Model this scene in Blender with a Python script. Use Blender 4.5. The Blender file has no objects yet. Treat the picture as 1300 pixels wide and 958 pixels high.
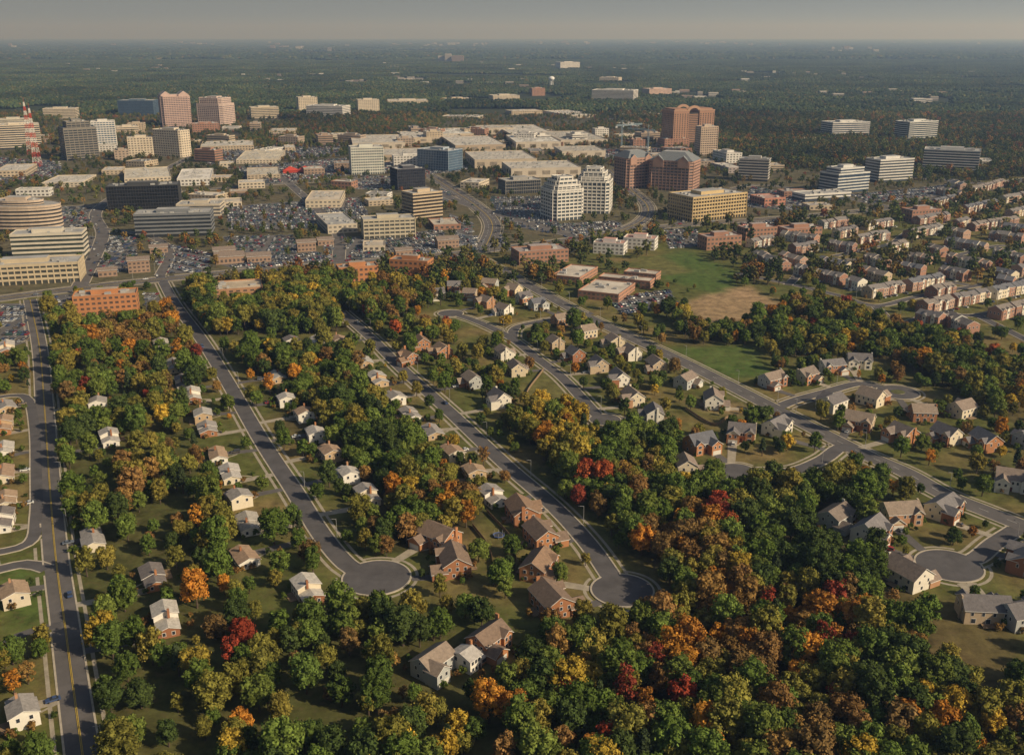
import bpy, math, random
import numpy as np
from mathutils import Vector
R=random.Random(7); NR=np.random.RandomState(7)
TH=math.atan(434/1264.0); FX=1264.0; CH=200.0
ST,CT=math.sin(TH),math.cos(TH)
# ---- survey helpers: photo reading -> ground map coordinates (metres) and back
def G(px,py):
    u=(px-650)/FX; v=(479-py)/FX
    t=CH/(ST-v*CT)
    return (u*t,(CT+v*ST)*t)
def mpp(py):
    v=(479-py)/FX
    return CH/(ST-v*CT)/FX
def PX(x,y,z=0):
    dz=z-CH
    d=y*CT-dz*ST; up=y*ST+dz*CT
    return (650+FX*x/d, 479-FX*up/d)
# ---------------------------------------------------------------- materials
MATS={}
def nmat(name,col,rough=0.85,var=0.25,scale=1.0,metal=0.0,spec=0.25,kind='noise',coord='Object'):
    if name in MATS: return MATS[name]
    m=bpy.data.materials.new(name); m.use_nodes=True; nt=m.node_tree; b=nt.nodes['Principled BSDF']
    b.inputs['Roughness'].default_value=rough; b.inputs['Metallic'].default_value=metal
    b.inputs['Specular IOR Level'].default_value=spec
    tc=nt.nodes.new('ShaderNodeTexCoord')
    n=nt.nodes.new('ShaderNodeTexNoise'); n.inputs['Scale'].default_value=scale; n.inputs['Detail'].default_value=4; n.inputs['Roughness'].default_value=0.65
    nt.links.new(tc.outputs[coord],n.inputs['Vector'])
    mr=nt.nodes.new('ShaderNodeMapRange'); mr.inputs[1].default_value=0.3; mr.inputs[2].default_value=0.7
    mr.inputs[3].default_value=1-var; mr.inputs[4].default_value=1+var
    nt.links.new(n.outputs['Fac'],mr.inputs[0])
    mx=nt.nodes.new('ShaderNodeVectorMath'); mx.operation='SCALE'; mx.inputs[0].default_value=col[:3]
    nt.links.new(mr.outputs[0],mx.inputs['Scale'])
    nt.links.new(mx.outputs[0],b.inputs['Base Color'])
    MATS[name]=m; return m
def cm(prefix,col,**k):
    return nmat(prefix+'_%02d_%02d_%02d'%tuple(int(c*100) for c in col[:3]),col,**k)
ASPH=nmat('asphalt',(0.098,0.090,0.088),0.9,0.22,0.12)
ASPHO=nmat('asphalt_worn',(0.120,0.108,0.100),0.9,0.25,0.09)
CONC=nmat('concrete_kerb',(0.43,0.37,0.28),0.9,0.2,0.4)
WALK=nmat('concrete_sidewalk',(0.34,0.29,0.215),0.9,0.22,0.3)
YEL=nmat('yellow_paint',(0.55,0.38,0.06),0.7,0.2,1)
WPT=nmat('white_paint',(0.6,0.58,0.54),0.7,0.2,1)
LOT=nmat('parking_asphalt',(0.125,0.115,0.108),0.9,0.3,0.05)
TRIM=nmat('white_trim',(0.72,0.68,0.62),0.6,0.05,1)
WGL=nmat('house_window_glass',(0.035,0.04,0.05),0.15,0.3,0.5,spec=0.6)
DOOR=nmat('house_door',(0.12,0.03,0.02),0.6,0.1,1)
GAR=nmat('garage_door',(0.6,0.56,0.48),0.6,0.05,1)
BARK=nmat('bark',(0.09,0.065,0.045),0.95,0.3,2)
DARKM=nmat('dark_metal',(0.06,0.06,0.065),0.5,0.1,1)
HVAC=nmat('rooftop_unit',(0.36,0.35,0.33),0.6,0.2,0.3)
WOODF=nmat('fence_wood',(0.25,0.17,0.10),0.9,0.25,1)

def leaf_mat(name,mode):
    m=bpy.data.materials.new(name); m.use_nodes=True; nt=m.node_tree; nt.nodes.clear(); L=nt.links.new
    out=nt.nodes.new('ShaderNodeOutputMaterial')
    oi=nt.nodes.new('ShaderNodeObjectInfo')
    tc=nt.nodes.new('ShaderNodeTexCoord')
    if mode=='obj':
        src=oi.outputs['Color']
    elif mode=='inst':
        cr=nt.nodes.new('ShaderNodeValToRGB'); cr.color_ramp.interpolation='LINEAR'
        els=[(0,(.042,.062,.020)),(.30,(.066,.085,.026)),(.55,(.095,.105,.030)),(.76,(.135,.12,.036)),(.89,(.20,.13,.038)),(.96,(.24,.12,.033)),(1,(.18,.06,.03))]
        e=cr.color_ramp.elements
        e[0].position=0; e[0].color=els[0][1]+(1,); e[1].position=1; e[1].color=els[-1][1]+(1,)
        for p,c in els[1:-1]:
            q=e.new(p); q.color=c+(1,)
        L(oi.outputs['Random'],cr.inputs['Fac']); src=cr.outputs['Color']
    else:
        at=nt.nodes.new('ShaderNodeAttribute'); at.attribute_name='tint'; src=at.outputs['Color']
    col=src
    if mode!='tile':
        n=nt.nodes.new('ShaderNodeTexNoise'); n.inputs['Scale'].default_value=0.55; n.inputs['Detail'].default_value=1.5
        L(tc.outputs['Object'],n.inputs['Vector'])
        mr=nt.nodes.new('ShaderNodeMapRange'); mr.inputs[1].default_value=.3; mr.inputs[2].default_value=.7; mr.inputs[3].default_value=.5; mr.inputs[4].default_value=1.65
        L(n.outputs['Fac'],mr.inputs[0])
        sc=nt.nodes.new('ShaderNodeVectorMath'); sc.operation='SCALE'; L(src,sc.inputs[0]); L(mr.outputs[0],sc.inputs['Scale'])
        col=sc.outputs[0]
    if mode!='obj':
        # stands of different age and species: slow tonal drift over the map
        geo=nt.nodes.new('ShaderNodeNewGeometry'); n2=nt.nodes.new('ShaderNodeTexNoise'); n2.inputs['Scale'].default_value=.0028; n2.inputs['Detail'].default_value=3; L(geo.outputs['Position'],n2.inputs['Vector'])
        m2=nt.nodes.new('ShaderNodeMapRange'); m2.inputs[1].default_value=.35; m2.inputs[2].default_value=.65; m2.inputs[3].default_value=.55; m2.inputs[4].default_value=1.35; L(n2.outputs['Fac'],m2.inputs[0])
        s2=nt.nodes.new('ShaderNodeVectorMath'); s2.operation='SCALE'; L(col,s2.inputs[0]); L(m2.outputs[0],s2.inputs['Scale']); col=s2.outputs[0]
    d=nt.nodes.new('ShaderNodeBsdfDiffuse'); L(col,d.inputs['Color'])
    L(d.outputs[0],out.inputs['Surface'])
    return m
LEAF=leaf_mat('leaves','obj'); LEAFI=leaf_mat('leaves_mixed','inst'); LEAFT=leaf_mat('leaves_forest','tile')

# ---------------------------------------------------------------- mesh builder
class MB:
    def __init__(s): s.v=[]; s.f=[]; s.m=[]; s.mats=[]
    def mi(s,mat):
        if mat not in s.mats: s.mats.append(mat)
        return s.mats.index(mat)
    def face(s,pts,mat):
        k=len(s.v); s.v.extend([tuple(p) for p in pts]); s.f.append(tuple(range(k,k+len(pts)))); s.m.append(s.mi(mat))
    def box(s,x0,x1,y0,y1,z0,z1,mat,top=None,bottom=False):
        k=len(s.v)
        s.v+= [(x0,y0,z0),(x1,y0,z0),(x1,y1,z0),(x0,y1,z0),(x0,y0,z1),(x1,y0,z1),(x1,y1,z1),(x0,y1,z1)]
        fs=[(0,1,5,4),(1,2,6,5),(2,3,7,6),(3,0,4,7)]; i=s.mi(mat)
        for f in fs: s.f.append(tuple(k+a for a in f)); s.m.append(i)
        s.f.append((k+4,k+5,k+6,k+7)); s.m.append(s.mi(top or mat))
        if bottom: s.f.append((k+3,k+2,k+1,k)); s.m.append(i)
    def prism(s,poly,z0,z1,mat,top=None,bottom=True):
        k=len(s.v); n=len(poly); i=s.mi(mat)
        s.v+=[(p[0],p[1],z0) for p in poly]+[(p[0],p[1],z1) for p in poly]
        for a in range(n):
            b=(a+1)%n; s.f.append((k+a,k+b,k+n+b,k+n+a)); s.m.append(i)
        s.f.append(tuple(k+n+a for a in range(n))); s.m.append(s.mi(top or mat))
        if bottom: s.f.append(tuple(k+a for a in reversed(range(n)))); s.m.append(i)
    def beam(s,a,b,r,mat,n=4,r2=None):
        a=Vector(a); b=Vector(b); d=(b-a)
        if d.length<1e-6: return
        d.normalize(); q=d.to_track_quat('Z','Y'); k=len(s.v); i=s.mi(mat); r2=r if r2 is None else r2
        for c,rr in ((a,r),(b,r2)):
            for j in range(n):
                an=2*math.pi*j/n; s.v.append(tuple(c+q@Vector((math.cos(an)*rr,math.sin(an)*rr,0))))
        for j in range(n):
            jj=(j+1)%n; s.f.append((k+j,k+jj,k+n+jj,k+n+j)); s.m.append(i)
        s.f.append(tuple(k+n+j for j in range(n))); s.m.append(i)
    def mesh(s,name):
        me=bpy.data.meshes.new(name); me.from_pydata(s.v,[],s.f)
        for m in s.mats: me.materials.append(m)
        me.polygons.foreach_set('material_index',s.m); me.update(); return me
    def obj(s,name,loc=(0,0,0),rz=0):
        o=bpy.data.objects.new(name,s.mesh(name)); o.location=loc; o.rotation_euler=(0,0,rz)
        SC.collection.objects.link(o); return o
SC=bpy.context.scene
def place(name,me,loc,rz=0,sc=(1,1,1),col=None):
    o=bpy.data.objects.new(name,me); o.location=loc; o.rotation_euler=(0,0,rz); o.scale=sc
    if col: o.color=(col[0],col[1],col[2],1)
    SC.collection.objects.link(o); return o

# ---------------------------------------------------------------- masks (2 m cells)
MX0,MY0,RES=-1100,100,2.0; NX,NY=1200,900
road_m=np.zeros((NX,NY),bool); keep_m=np.zeros((NX,NY),bool); lot_m=np.zeros((NX,NY),bool)
def disc(mask,x,y,r):
    i0=int((x-r-MX0)/RES); i1=int((x+r-MX0)/RES)+2; j0=int((y-r-MY0)/RES); j1=int((y+r-MY0)/RES)+2
    i0=max(i0,0); j0=max(j0,0); i1=min(i1,NX); j1=min(j1,NY)
    if i0>=i1 or j0>=j1: return
    xs=MX0+RES*(np.arange(i0,i1)+.5)[:,None]; ys=MY0+RES*(np.arange(j0,j1)+.5)[None,:]
    mask[i0:i1,j0:j1]|=((xs-x)**2+(ys-y)**2<=r*r)
def look(mask,x,y):
    i=int((x-MX0)/RES); j=int((y-MY0)/RES)
    return bool(mask[i,j]) if 0<=i<NX and 0<=j<NY else False
def inpoly(X,Y,poly):
    ins=np.zeros(np.broadcast(X,Y).shape,bool); n=len(poly); j=n-1
    for i in range(n):
        xi,yi=poly[i]; xj,yj=poly[j]
        if yi!=yj:
            c=((yi>Y)!=(yj>Y))&(X<(xj-xi)*(Y-yi)/(yj-yi)+xi); ins^=c
        j=i
    return ins
def inp1(x,y,poly):
    ins=False; j=len(poly)-1
    for i in range(len(poly)):
        xi,yi=poly[i]; xj,yj=poly[j]
        if (yi>y)!=(yj>y) and x<(xj-xi)*(y-yi)/(yj-yi)+xi: ins=not ins
        j=i
    return ins
GX=MX0+RES*(np.arange(NX)+.5)[:,None]; GY=MY0+RES*(np.arange(NY)+.5)[None,:]
def pm(mask,poly):
    a=np.array(poly); i0,j0=((a.min(0)-[MX0,MY0])/RES).astype(int)-1; i1,j1=((a.max(0)-[MX0,MY0])/RES).astype(int)+2
    i0,j0=max(i0,0),max(j0,0); i1,j1=min(i1,NX),min(j1,NY)
    if i0<i1 and j0<j1: mask[i0:i1,j0:j1]|=inpoly(GX[i0:i1],GY[:,j0:j1],poly)

# ---------------------------------------------------------------- roads
def smooth(pts,step):
    P=[np.array(p,float) for p in pts]; out=[]
    Q=[2*P[0]-P[1]]+P+[2*P[-1]-P[-2]]
    for i in range(1,len(Q)-2):
        L=np.linalg.norm(Q[i+1]-Q[i]); n=max(2,int(L/step))
        for k in range(n):
            t=k/n; a,b,c,d=Q[i-1],Q[i],Q[i+1],Q[i+2]
            out.append(.5*((2*b)+(-a+c)*t+(2*a-5*b+4*c-d)*t*t+(-a+3*b-3*c+d)*t**3))
    out.append(P[-1]); return np.array(out)
ROADS=[]; BULBS=[]
def road(name,px,w,mat=None,kerb=True,walk=True,mark=None,step=4):
    pts=smooth([G(*p) for p in px],step)
    ROADS.append(dict(name=name,p=pts,w=w,mat=mat or ASPH,kerb=kerb,walk=walk,mark=mark))
    for p in pts: disc(road_m,p[0],p[1],w/2+.6)
def bulb(px,py,r,island=0): 
    x,y=G(px,py); BULBS.append((x,y,r,island)); disc(road_m,x,y,r+.6); disc(keep_m,x,y,r+3)
road('main_road',[(-120,395),(0,379),(100,366),(200,355),(300,345),(430,335),(560,324),(620,317),(720,305),(800,292),(900,283),(1000,276),(1130,263),(1230,240),(1300,228),(1420,212)],19,ASPHO,mark='lanes',step=8)
road('two_lane_road',[(38,380),(50,440),(56,510),(62,600),(70,700),(82,790),(94,880),(108,980)],9,ASPHO,mark='yellow')
road('residential_street',[(203,350),(222,385),(255,430),(285,478),(330,556),(373,622),(408,678),(440,716),(470,732)],8)
road('residential_street',[(432,395),(470,428),(510,468),(570,522),(640,588),(700,640),(745,688),(778,735)],8)
road('residential_street',[(572,397),(610,410),(650,430),(682,455),(712,478),(738,505),(765,535)],7)
road('residential_street',[(650,430),(655,416),(685,408),(722,402),(752,397)],7)
road('collector_road',[(592,318),(640,345),(700,378),(745,402),(800,428),(860,456),(920,486),(980,517),(1040,548),(1100,578),(1150,600),(1200,628),(1255,650),(1330,680)],11,ASPHO,mark='white')
road('residential_street',[(1110,583),(1072,567),(1045,583),(1010,597),(965,600),(935,598)],7.5)
road('residential_street',[(985,518),(1010,508),(1050,497),(1090,487),(1120,492)],7.5)
road('residential_street',[(1290,672),(1262,690),(1240,708),(1215,716)],7.5)
road('residential_street',[(-40,512),(15,502),(36,508),(44,545),(46,600),(46,655),(35,690),(-30,706)],5,walk=False)
road('residential_street',[(-30,730),(30,716),(60,722)],6,walk=False)
road('driveway_road',[(-20,835),(25,806),(78,792)],4,walk=False,kerb=False)
road('residential_street',[(935,347),(1000,360),(1060,374),(1110,388),(1160,378),(1220,366),(1310,352)],7,walk=False)
road('residential_street',[(1000,362),(1030,338),(1090,330),(1170,352),(1230,362)],7,walk=False)
road('residential_street',[(1110,388),(1140,410),(1190,398),(1240,400),(1310,385)],7,walk=False)
road('residential_street',[(1240,400),(1270,415),(1320,440)],7,walk=False)
road('residential_street',[(1060,325),(1130,312),(1200,325),(1270,312),(1320,320)],7,walk=False)
road('residential_street',[(1130,312),(1160,292),(1220,280),(1310,272)],7,walk=False)
road('boulevard',[(545,222),(570,238),(605,262),(625,285),(615,318)],18,ASPHO,mark='lanes',step=8)
road('boulevard',[(775,215),(800,240),(822,262),(815,280),(780,296)],15,ASPHO,mark='lanes',step=8)
road('boulevard',[(-60,262),(100,262),(240,243),(380,232),(500,228),(600,262),(700,292),(740,303)],14,ASPHO,step=8,walk=False)
road('boulevard',[(100,366),(130,300),(128,262),(210,215),(300,178),(420,168),(520,150)],13,ASPHO,step=8,walk=False)
road('boulevard',[(430,335),(425,290),(375,240),(330,205),(300,178)],12,ASPHO,step=8,walk=False)
road('freeway',[(1420,260),(1240,232),(1130,222),(1040,205),(960,190),(900,176),(820,158),(700,140)],26,ASPHO,step=15,walk=False,kerb=False,mark='lanes')
road('boulevard',[(860,285),(905,250),(960,235),(1040,245),(1130,263)],12,ASPHO,step=8,walk=False)
road('boulevard',[(203,350),(215,320),(190,300),(128,290)],9,ASPHO,step=8,walk=False)
bulb(478,733,13); bulb(790,749,11.6); bulb(572,398,9.5); bulb(768,533,8.5); bulb(935,599,9.5); bulb(1140,498,12,4); bulb(1205,718,12.6)
for i,r in enumerate(ROADS):
    mb=MB(); p=r['p']; w=r['w']; n=len(p)
    t=np.gradient(p,axis=0); t/=np.linalg.norm(t,axis=1)[:,None]; nn=np.stack([-t[:,1],t[:,0]],1)
    z=.03+.006*i; 
    def strip(o0,o1,z,mat,test=None,hgt=0,dash=None):
        a=p+nn*o0; b=p+nn*o1
        for k in range(n-1):
            if dash and (k%dash[1])>=dash[0]: continue
            if test is not None and test[k]: continue
            if hgt:
                mb.face([(*a[k],z),(*b[k],z),(*b[k+1],z),(*a[k+1],z)][::1 if o0>o1 else -1],mat)
                mb.face([(*a[k],0),(*a[k],z),(*a[k+1],z),(*a[k+1],0)],mat)
                mb.face([(*b[k],0),(*b[k],z),(*b[k+1],z),(*b[k+1],0)],mat)
            else: mb.face([(*b[k],z),(*b[k+1],z),(*a[k+1],z),(*a[k],z)][::-1 if o0<o1 else 1],mat)
    strip(-w/2,w/2,z,r['mat'])
    def hit(o,pad):
        q=p+nn*o; h=np.zeros(n,bool)
        for j,s in enumerate(ROADS):
            if j==i: continue
            D=((q[:,None,:]-s['p'][None,:,:])**2).sum(2).min(1); h|=D<(s['w']/2+pad)**2
        for bx,by,br,_ in BULBS:
            h|=((q[:,0]-bx)**2+(q[:,1]-by)**2)<(br+pad)**2
        return h
    if r['kerb']:
        for s in (-1,1): strip(s*w/2,s*(w/2+.65),z+.12,CONC,hit(s*(w/2+.3),.3),hgt=1)
    if r['walk']:
        for s in (-1,1): strip(s*(w/2+2.2),s*(w/2+3.5),.025,WALK,hit(s*(w/2+2.8),.9))
    zm=.03+.006*len(ROADS)+.02
    if r['mark']=='yellow':
        strip(.1,.28,zm,YEL); strip(-.28,-.1,zm,YEL)
    if r['mark']=='white':
        strip(-.08,.08,zm,WPT,dash=(1,3))
    if r['mark']=='lanes':
        strip(.1,.35,zm,YEL); strip(-.35,-.1,zm,YEL)
        for o in (-w/4,w/4): strip(o-.12,o+.12,zm,WPT,dash=(1,2))
    mb.obj(r['name'])
for j,(x,y,rr,isl) in enumerate(BULBS):
    mb=MB(); N=48; z=.22+.006*j
    cs_=[[(x+q*math.cos(2*math.pi*k/N),y+q*math.sin(2*math.pi*k/N)) for k in range(N)] for q in (rr,rr+.7,rr+2.2,rr+3.5)]
    c,c2,c3,c4=cs_
    mb.face([(a,b,z) for a,b in c],ASPH)
    for k in range(N):
        k2=(k+1)%N; q=((c[k][0]+c2[k2][0])/2,(c[k][1]+c2[k2][1])/2)
        if any(((s['p']-np.array(q))**2).sum(1).min()<(s['w']/2+.3)**2 for s in ROADS): continue
        mb.face([(*c[k],z+.12),(*c[k2],z+.12),(*c2[k2],z+.12),(*c2[k],z+.12)][::-1],CONC)
        mb.face([(*c2[k],0),(*c2[k2],0),(*c2[k2],z+.12),(*c2[k],z+.12)],CONC)
        mb.face([(*c[k],z),(*c[k2],z),(*c[k2],z+.12),(*c[k],z+.12)],CONC)
        if any(((s['p']-np.array(c3[k]))**2).sum(1).min()<(s['w']/2+3.5)**2 for s in ROADS): continue
        mb.face([(*c3[k],.027),(*c3[k2],.027),(*c4[k2],.027),(*c4[k],.027)][::-1],WALK)
    if isl: mb.prism([(x+isl*math.cos(2*math.pi*k/16),y+isl*math.sin(2*math.pi*k/16)) for k in range(16)],z,z+.15,CONC,nmat('island_grass',(.10,.10,.035),.95,.3,.5))
    mb.obj('cul_de_sac')

# ---------------------------------------------------------------- houses
RES_PTS=np.concatenate([s['p'] for s in ROADS if s['name'] in('residential_street','two_lane_road')]+[np.array([[b[0],b[1]]]) for b in BULBS])
RES_W=np.concatenate([np.full(len(s['p']),s['w']/2) for s in ROADS if s['name'] in('residential_street','two_lane_road')]+[np.array([b[2]]) for b in BULBS])
def wins(mb,side,x0,x1,y,z0,count,ww=1.0,wh=1.3,door=None):
    for i in range(count):
        c=x0+(x1-x0)*(i+.5)/count
        for pad,mat,pr in ((.14,TRIM,.05),(0,WGL,.09)):
            a,b=c-ww/2-pad,c+ww/2+pad; lo,hi=z0-pad,z0+wh+pad
            if side=='f': mb.box(a,b,y-pr,y,lo,hi,mat)
            if side=='b': mb.box(a,b,y,y+pr,lo,hi,mat)
            if side=='l': mb.box(y-pr,y,a,b,lo,hi,mat)
            if side=='r': mb.box(y,y+pr,a,b,lo,hi,mat)
def gable(mb,x0,x1,y0,y1,z0,h,pitch,axis,wall,roof,oh=.45,gwall=None):
    gwall=gwall or wall; T=.22
    mb.box(x0,x1,y0,y1,z0,z0+h,wall)
    e=z0+h
    if axis=='x':
        ym=(y0+y1)/2; rz=e+(y1-y0)/2*pitch
        mb.face([(x0,y1,e),(x0,y0,e),(x0,ym,rz)],gwall); mb.face([(x1,y0,e),(x1,y1,e),(x1,ym,rz)],gwall)
        for ya,s in((y0,-1),(y1,1)):
            yo=ya+s*oh; zo=e-oh*pitch
            top=[(x0-oh,yo,zo+T),(x1+oh,yo,zo+T),(x1+oh,ym,rz+T),(x0-oh,ym,rz+T)]
            bot=[(a,b,c-T) for a,b,c in top]
            mb.face(top,roof); mb.face(bot[::-1],TRIM)
            for i in range(4):
                if i==2: continue
                j=(i+1)%4; mb.face([bot[i],bot[j],top[j],top[i]],TRIM)
    else:
        xm=(x0+x1)/2; rz=e+(x1-x0)/2*pitch
        mb.face([(x0,y0,e),(x1,y0,e),(xm,y0,rz)],gwall); mb.face([(x1,y1,e),(x0,y1,e),(xm,y1,rz)],gwall)
        for xa,s in((x0,-1),(x1,1)):
            xo=xa+s*oh; zo=e-oh*pitch
            top=[(xo,y0-oh,zo+T),(xo,y1+oh,zo+T),(xm,y1+oh,rz+T),(xm,y0-oh,rz+T)]
            bot=[(a,b,c-T) for a,b,c in top]
            mb.face(top,roof); mb.face(bot[::-1],TRIM)
            for i in range(4):
                if i==2: continue
                j=(i+1)%4; mb.face([bot[i],bot[j],top[j],top[i]],TRIM)
    return rz
def wallm(c): return cm('siding',c,rough=.75,var=.07,scale=.5)
def roofm(c): return cm('shingles',c,rough=.95,var=.25,scale=.8)
BRICKS=[(.34,.150,.070),(.40,.180,.080),(.30,.130,.065),(.40,.22,.12)]
MBRICK=[(.31,.165,.11),(.35,.19,.13),(.27,.145,.10),(.38,.24,.17)]
SID=[(.66,.60,.49),(.56,.46,.31),(.70,.65,.55),(.46,.35,.23),(.40,.40,.37),(.62,.53,.38)]
DRIVE=[]; HOUSES=[]
def house(px,py,kind,yaw=None,big=1.0,clear=8.5):
    x,y=G(px,py); D=np.hypot(RES_PTS[:,0]-x,RES_PTS[:,1]-y)-RES_W; k=int(D.argmin()); q=RES_PTS[k]
    if yaw is None:
        dx,dy=q[0]-x,q[1]-y; yaw=math.atan2(dy,dx)+math.pi/2
    mb=MB(); m=R.random()<.5
    if kind=='white':
        w=R.uniform(13,16)*big; d=R.uniform(8,9.5); wall=wallm(R.choice([(.72,.67,.57),(.74,.69,.60),(.66,.57,.42),(.70,.65,.55),(.48,.34,.2),(.60,.51,.38)]))
        roof=roofm(R.choice([(.38,.35,.31),(.44,.40,.35),(.30,.27,.24),(.34,.23,.15),(.18,.155,.14),(.38,.34,.28),(.36,.25,.16),(.46,.42,.36)]))  # pale greys put the glancing sun's brightness into the shingle colour
        h=R.choice([3.0,5.0,5.2]); sp=R.uniform(.5,.62)*w
        brick=wallm(R.choice(BRICKS))
        gable(mb,-w/2,-w/2+sp,-d/2,d/2,0,h,.36,'x',wall,roof)
        gable(mb,-w/2+sp+.01,w/2,-d/2+.5,d/2-.4,0,3.0 if h>4 else 2.8,.34,'x',brick if R.random()<.5 else wall,roof)
        for f,yy in(('f',-d/2),('b',d/2)):
            wins(mb,f,-w/2+.4,-w/2+sp-.4,yy,h-1.9,3)
            if h>4: wins(mb,f,-w/2+.6,-w/2+sp-.4,yy,.8,3)
        wins(mb,'f',-w/2+sp+.5,w/2-.5,-d/2+.5,.9,1,2.4,1.3); wins(mb,'b',-w/2+sp+.5,w/2-.5,d/2-.4,.9,2)
        wins(mb,'l',-d/2+.5,d/2-.5,-w/2,h-1.9,2); wins(mb,'r',-d/2+1,d/2-1,w/2,1,2)
        mb.box(-w/2+sp-.3-1.1,-w/2+sp-.5,-d/2-.08,-d/2,0.1,2.2,DOOR)
        mb.box(w*.1,w*.1+.9,.5,1.3,h-.5,h+3.0,brick)
        if R.random()<.5: mb.box(-w/2+1,-w/2+sp-1,d/2+.01,d/2+3,.1,.3,WOODF,bottom=True)
        gx=w/2-2.2
    elif kind=='brick':
        w=R.uniform(12.5,14.5)*big; d=R.uniform(9,10.5)*big; wall=wallm(R.choice(BRICKS[:2])); roof=roofm(R.choice([(.24,.155,.10),(.27,.185,.12),(.20,.14,.10)]))
        h=5.6
        gable(mb,-w/2,w/2,-d/2,d/2,0,h,.62,'x',wall,roof)
        g0=w/2-6.2
        gable(mb,g0,w/2+.6,-d/2-4.5,-d/2+1.5,0,3.4,.62,'y',wall,roof)
        gable(mb,-w/2+.5,-w/2+5,-d/2-1.2,-d/2+3.5,0,h+.1,.7,'y',wall,roof)
        mb.box(g0+.8,w/2-.2,-d/2-4.5-.07,-d/2-4.5,.05,2.4,GAR)
        wins(mb,'f',-w/2+.9,-w/2+4.6,-d/2-1.2,.9,2,1.0,1.6); wins(mb,'f',-w/2+.9,-w/2+4.6,-d/2-1.2,3.6,2,1.0,1.4)
        wins(mb,'f',-w/2+5.3,w/2-.5,-d/2,3.8,3,.95,1.3)
        mb.box(-w/2+5.6,-w/2+6.8,-d/2-.1,-d/2,.1,2.3,DOOR)
        for f,yy in(('l',-w/2),('r',w/2)):
            wins(mb,f,-d/2+.8,d/2-.8,yy,3.6,3); wins(mb,f,-d/2+2,d/2-.8,yy,.9,2)
            wins(mb,f,-.8,.8,yy,h+.5,1,.7,.9)
        wins(mb,'b',-w/2+.8,w/2-.8,d/2,3.6,4); wins(mb,'b',-w/2+.8,w/2-.8,d/2,.8,3,1.6,1.6)
        mb.box(-w/2-.7,-w/2,1,2.4,0,h+4,wall)
        mb.box(-3,3,d/2+.01,d/2+3.2,.4,.6,WOODF,bottom=True)
        for a in(-2.9,0,2.9): mb.box(a-.06,a+.06,d/2+3.0,d/2+3.12,0,1.5,WOODF)
        gx=w/2-2.8
    else:
        w=R.uniform(10.5,13)*big; d=R.uniform(8.8,10.2)*(.5+.5*big); side=R.choice(SID); wall=wallm(side); front=wallm(R.choice(BRICKS)) if R.random()<.6 else wall
        if R.random()<.15: wall=front
        roof=roofm(R.choice([(.20,.16,.13),(.24,.185,.145),(.15,.135,.13),(.26,.20,.15),(.18,.165,.16),(.13,.13,.14)])); h=5.7
        gable(mb,-w/2,w/2,-d/2,d/2,0,h,R.uniform(.55,.75),'x',wall,roof)
        if front is not wall: mb.box(-w/2+.02,w/2-.02,-d/2-.06,-d/2+.02,0,h-.35,front)
        g0=w/2-5.8
        hg=R.choice([3.0,5.4])
        gable(mb,g0,w/2+.4,-d/2-3.6,-d/2+2,0,hg,.7,'y',front,roof,gwall=wall)
        if big>1.1: gable(mb,-w/2+.4,-w/2+4.6,-d/2-1.0,-d/2+3,0,h+.15,.8,'y',front,roof,gwall=wall); wins(mb,'f',-w/2+.8,-w/2+4.2,-d/2-1.0,1,1,1.8,1.6); wins(mb,'f',-w/2+.8,-w/2+4.2,-d/2-1.0,3.8,1,1.8,1.4)
        mb.box(g0+.7,w/2-.3,-d/2-3.67,-d/2-3.6,.05,2.4,GAR)
        if hg>4: wins(mb,'f',g0+.5,w/2,-d/2-3.6,3.5,2)
        if big<=1.1: wins(mb,'f',-w/2+.3,g0-.3,-d/2-.06,3.7,2,.9,1.3); wins(mb,'f',-w/2+.3,g0-1.6,-d/2-.06,.9,1,1.4,1.5)
        else: wins(mb,'f',-w/2+5,g0-.3,-d/2-.06,3.7,2,.9,1.3)
        mb.box(g0-1.4,g0-.4,-d/2-.14,-d/2-.06,.1,2.3,DOOR)
        for f,yy in(('l',-w/2),('r',w/2)):
            wins(mb,f,-d/2+.8,d/2-.8,yy,3.6,2,.8,1.3); wins(mb,f,-d/2+2.4,d/2-.8,yy,.9,1); wins(mb,f,-.7,.7,yy,h+.4,1,.6,.8)
        wins(mb,'b',-w/2+.6,w/2-.6,d/2,3.6,4,.9,1.3); wins(mb,'b',-w/2+.6,w/2-.6,d/2,.7,3,1.5,1.7)
        if R.random()<.5: mb.box(-w/2-.6,-w/2,.5,1.7,0,h+3.6,wall)
        if R.random()<.6: mb.box(-2.5,2.5,d/2+.01,d/2+3,.5,.7,WOODF,bottom=True)
        gx=w/2-2.6
    if m:
        mb.v=[(-a,b,c) for a,b,c in mb.v]; mb.f=[tuple(reversed(f)) for f in mb.f]; gx=-gx
    nm={'white':'split_level_house','brick':'brick_house'}.get(kind,'colonial_house')
    mb.obj(nm,(x,y,0),yaw)
    HOUSES.append((x,y)); disc(keep_m,x,y,clear*(.6+.4*big)); disc(lot_m,x,y,9*(.6+.4*big))
    c,s=math.cos(yaw),math.sin(yaw)
    def W(a,b): return (x+a*c-b*s, y+a*s+b*c)
    dist=D[k]
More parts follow.
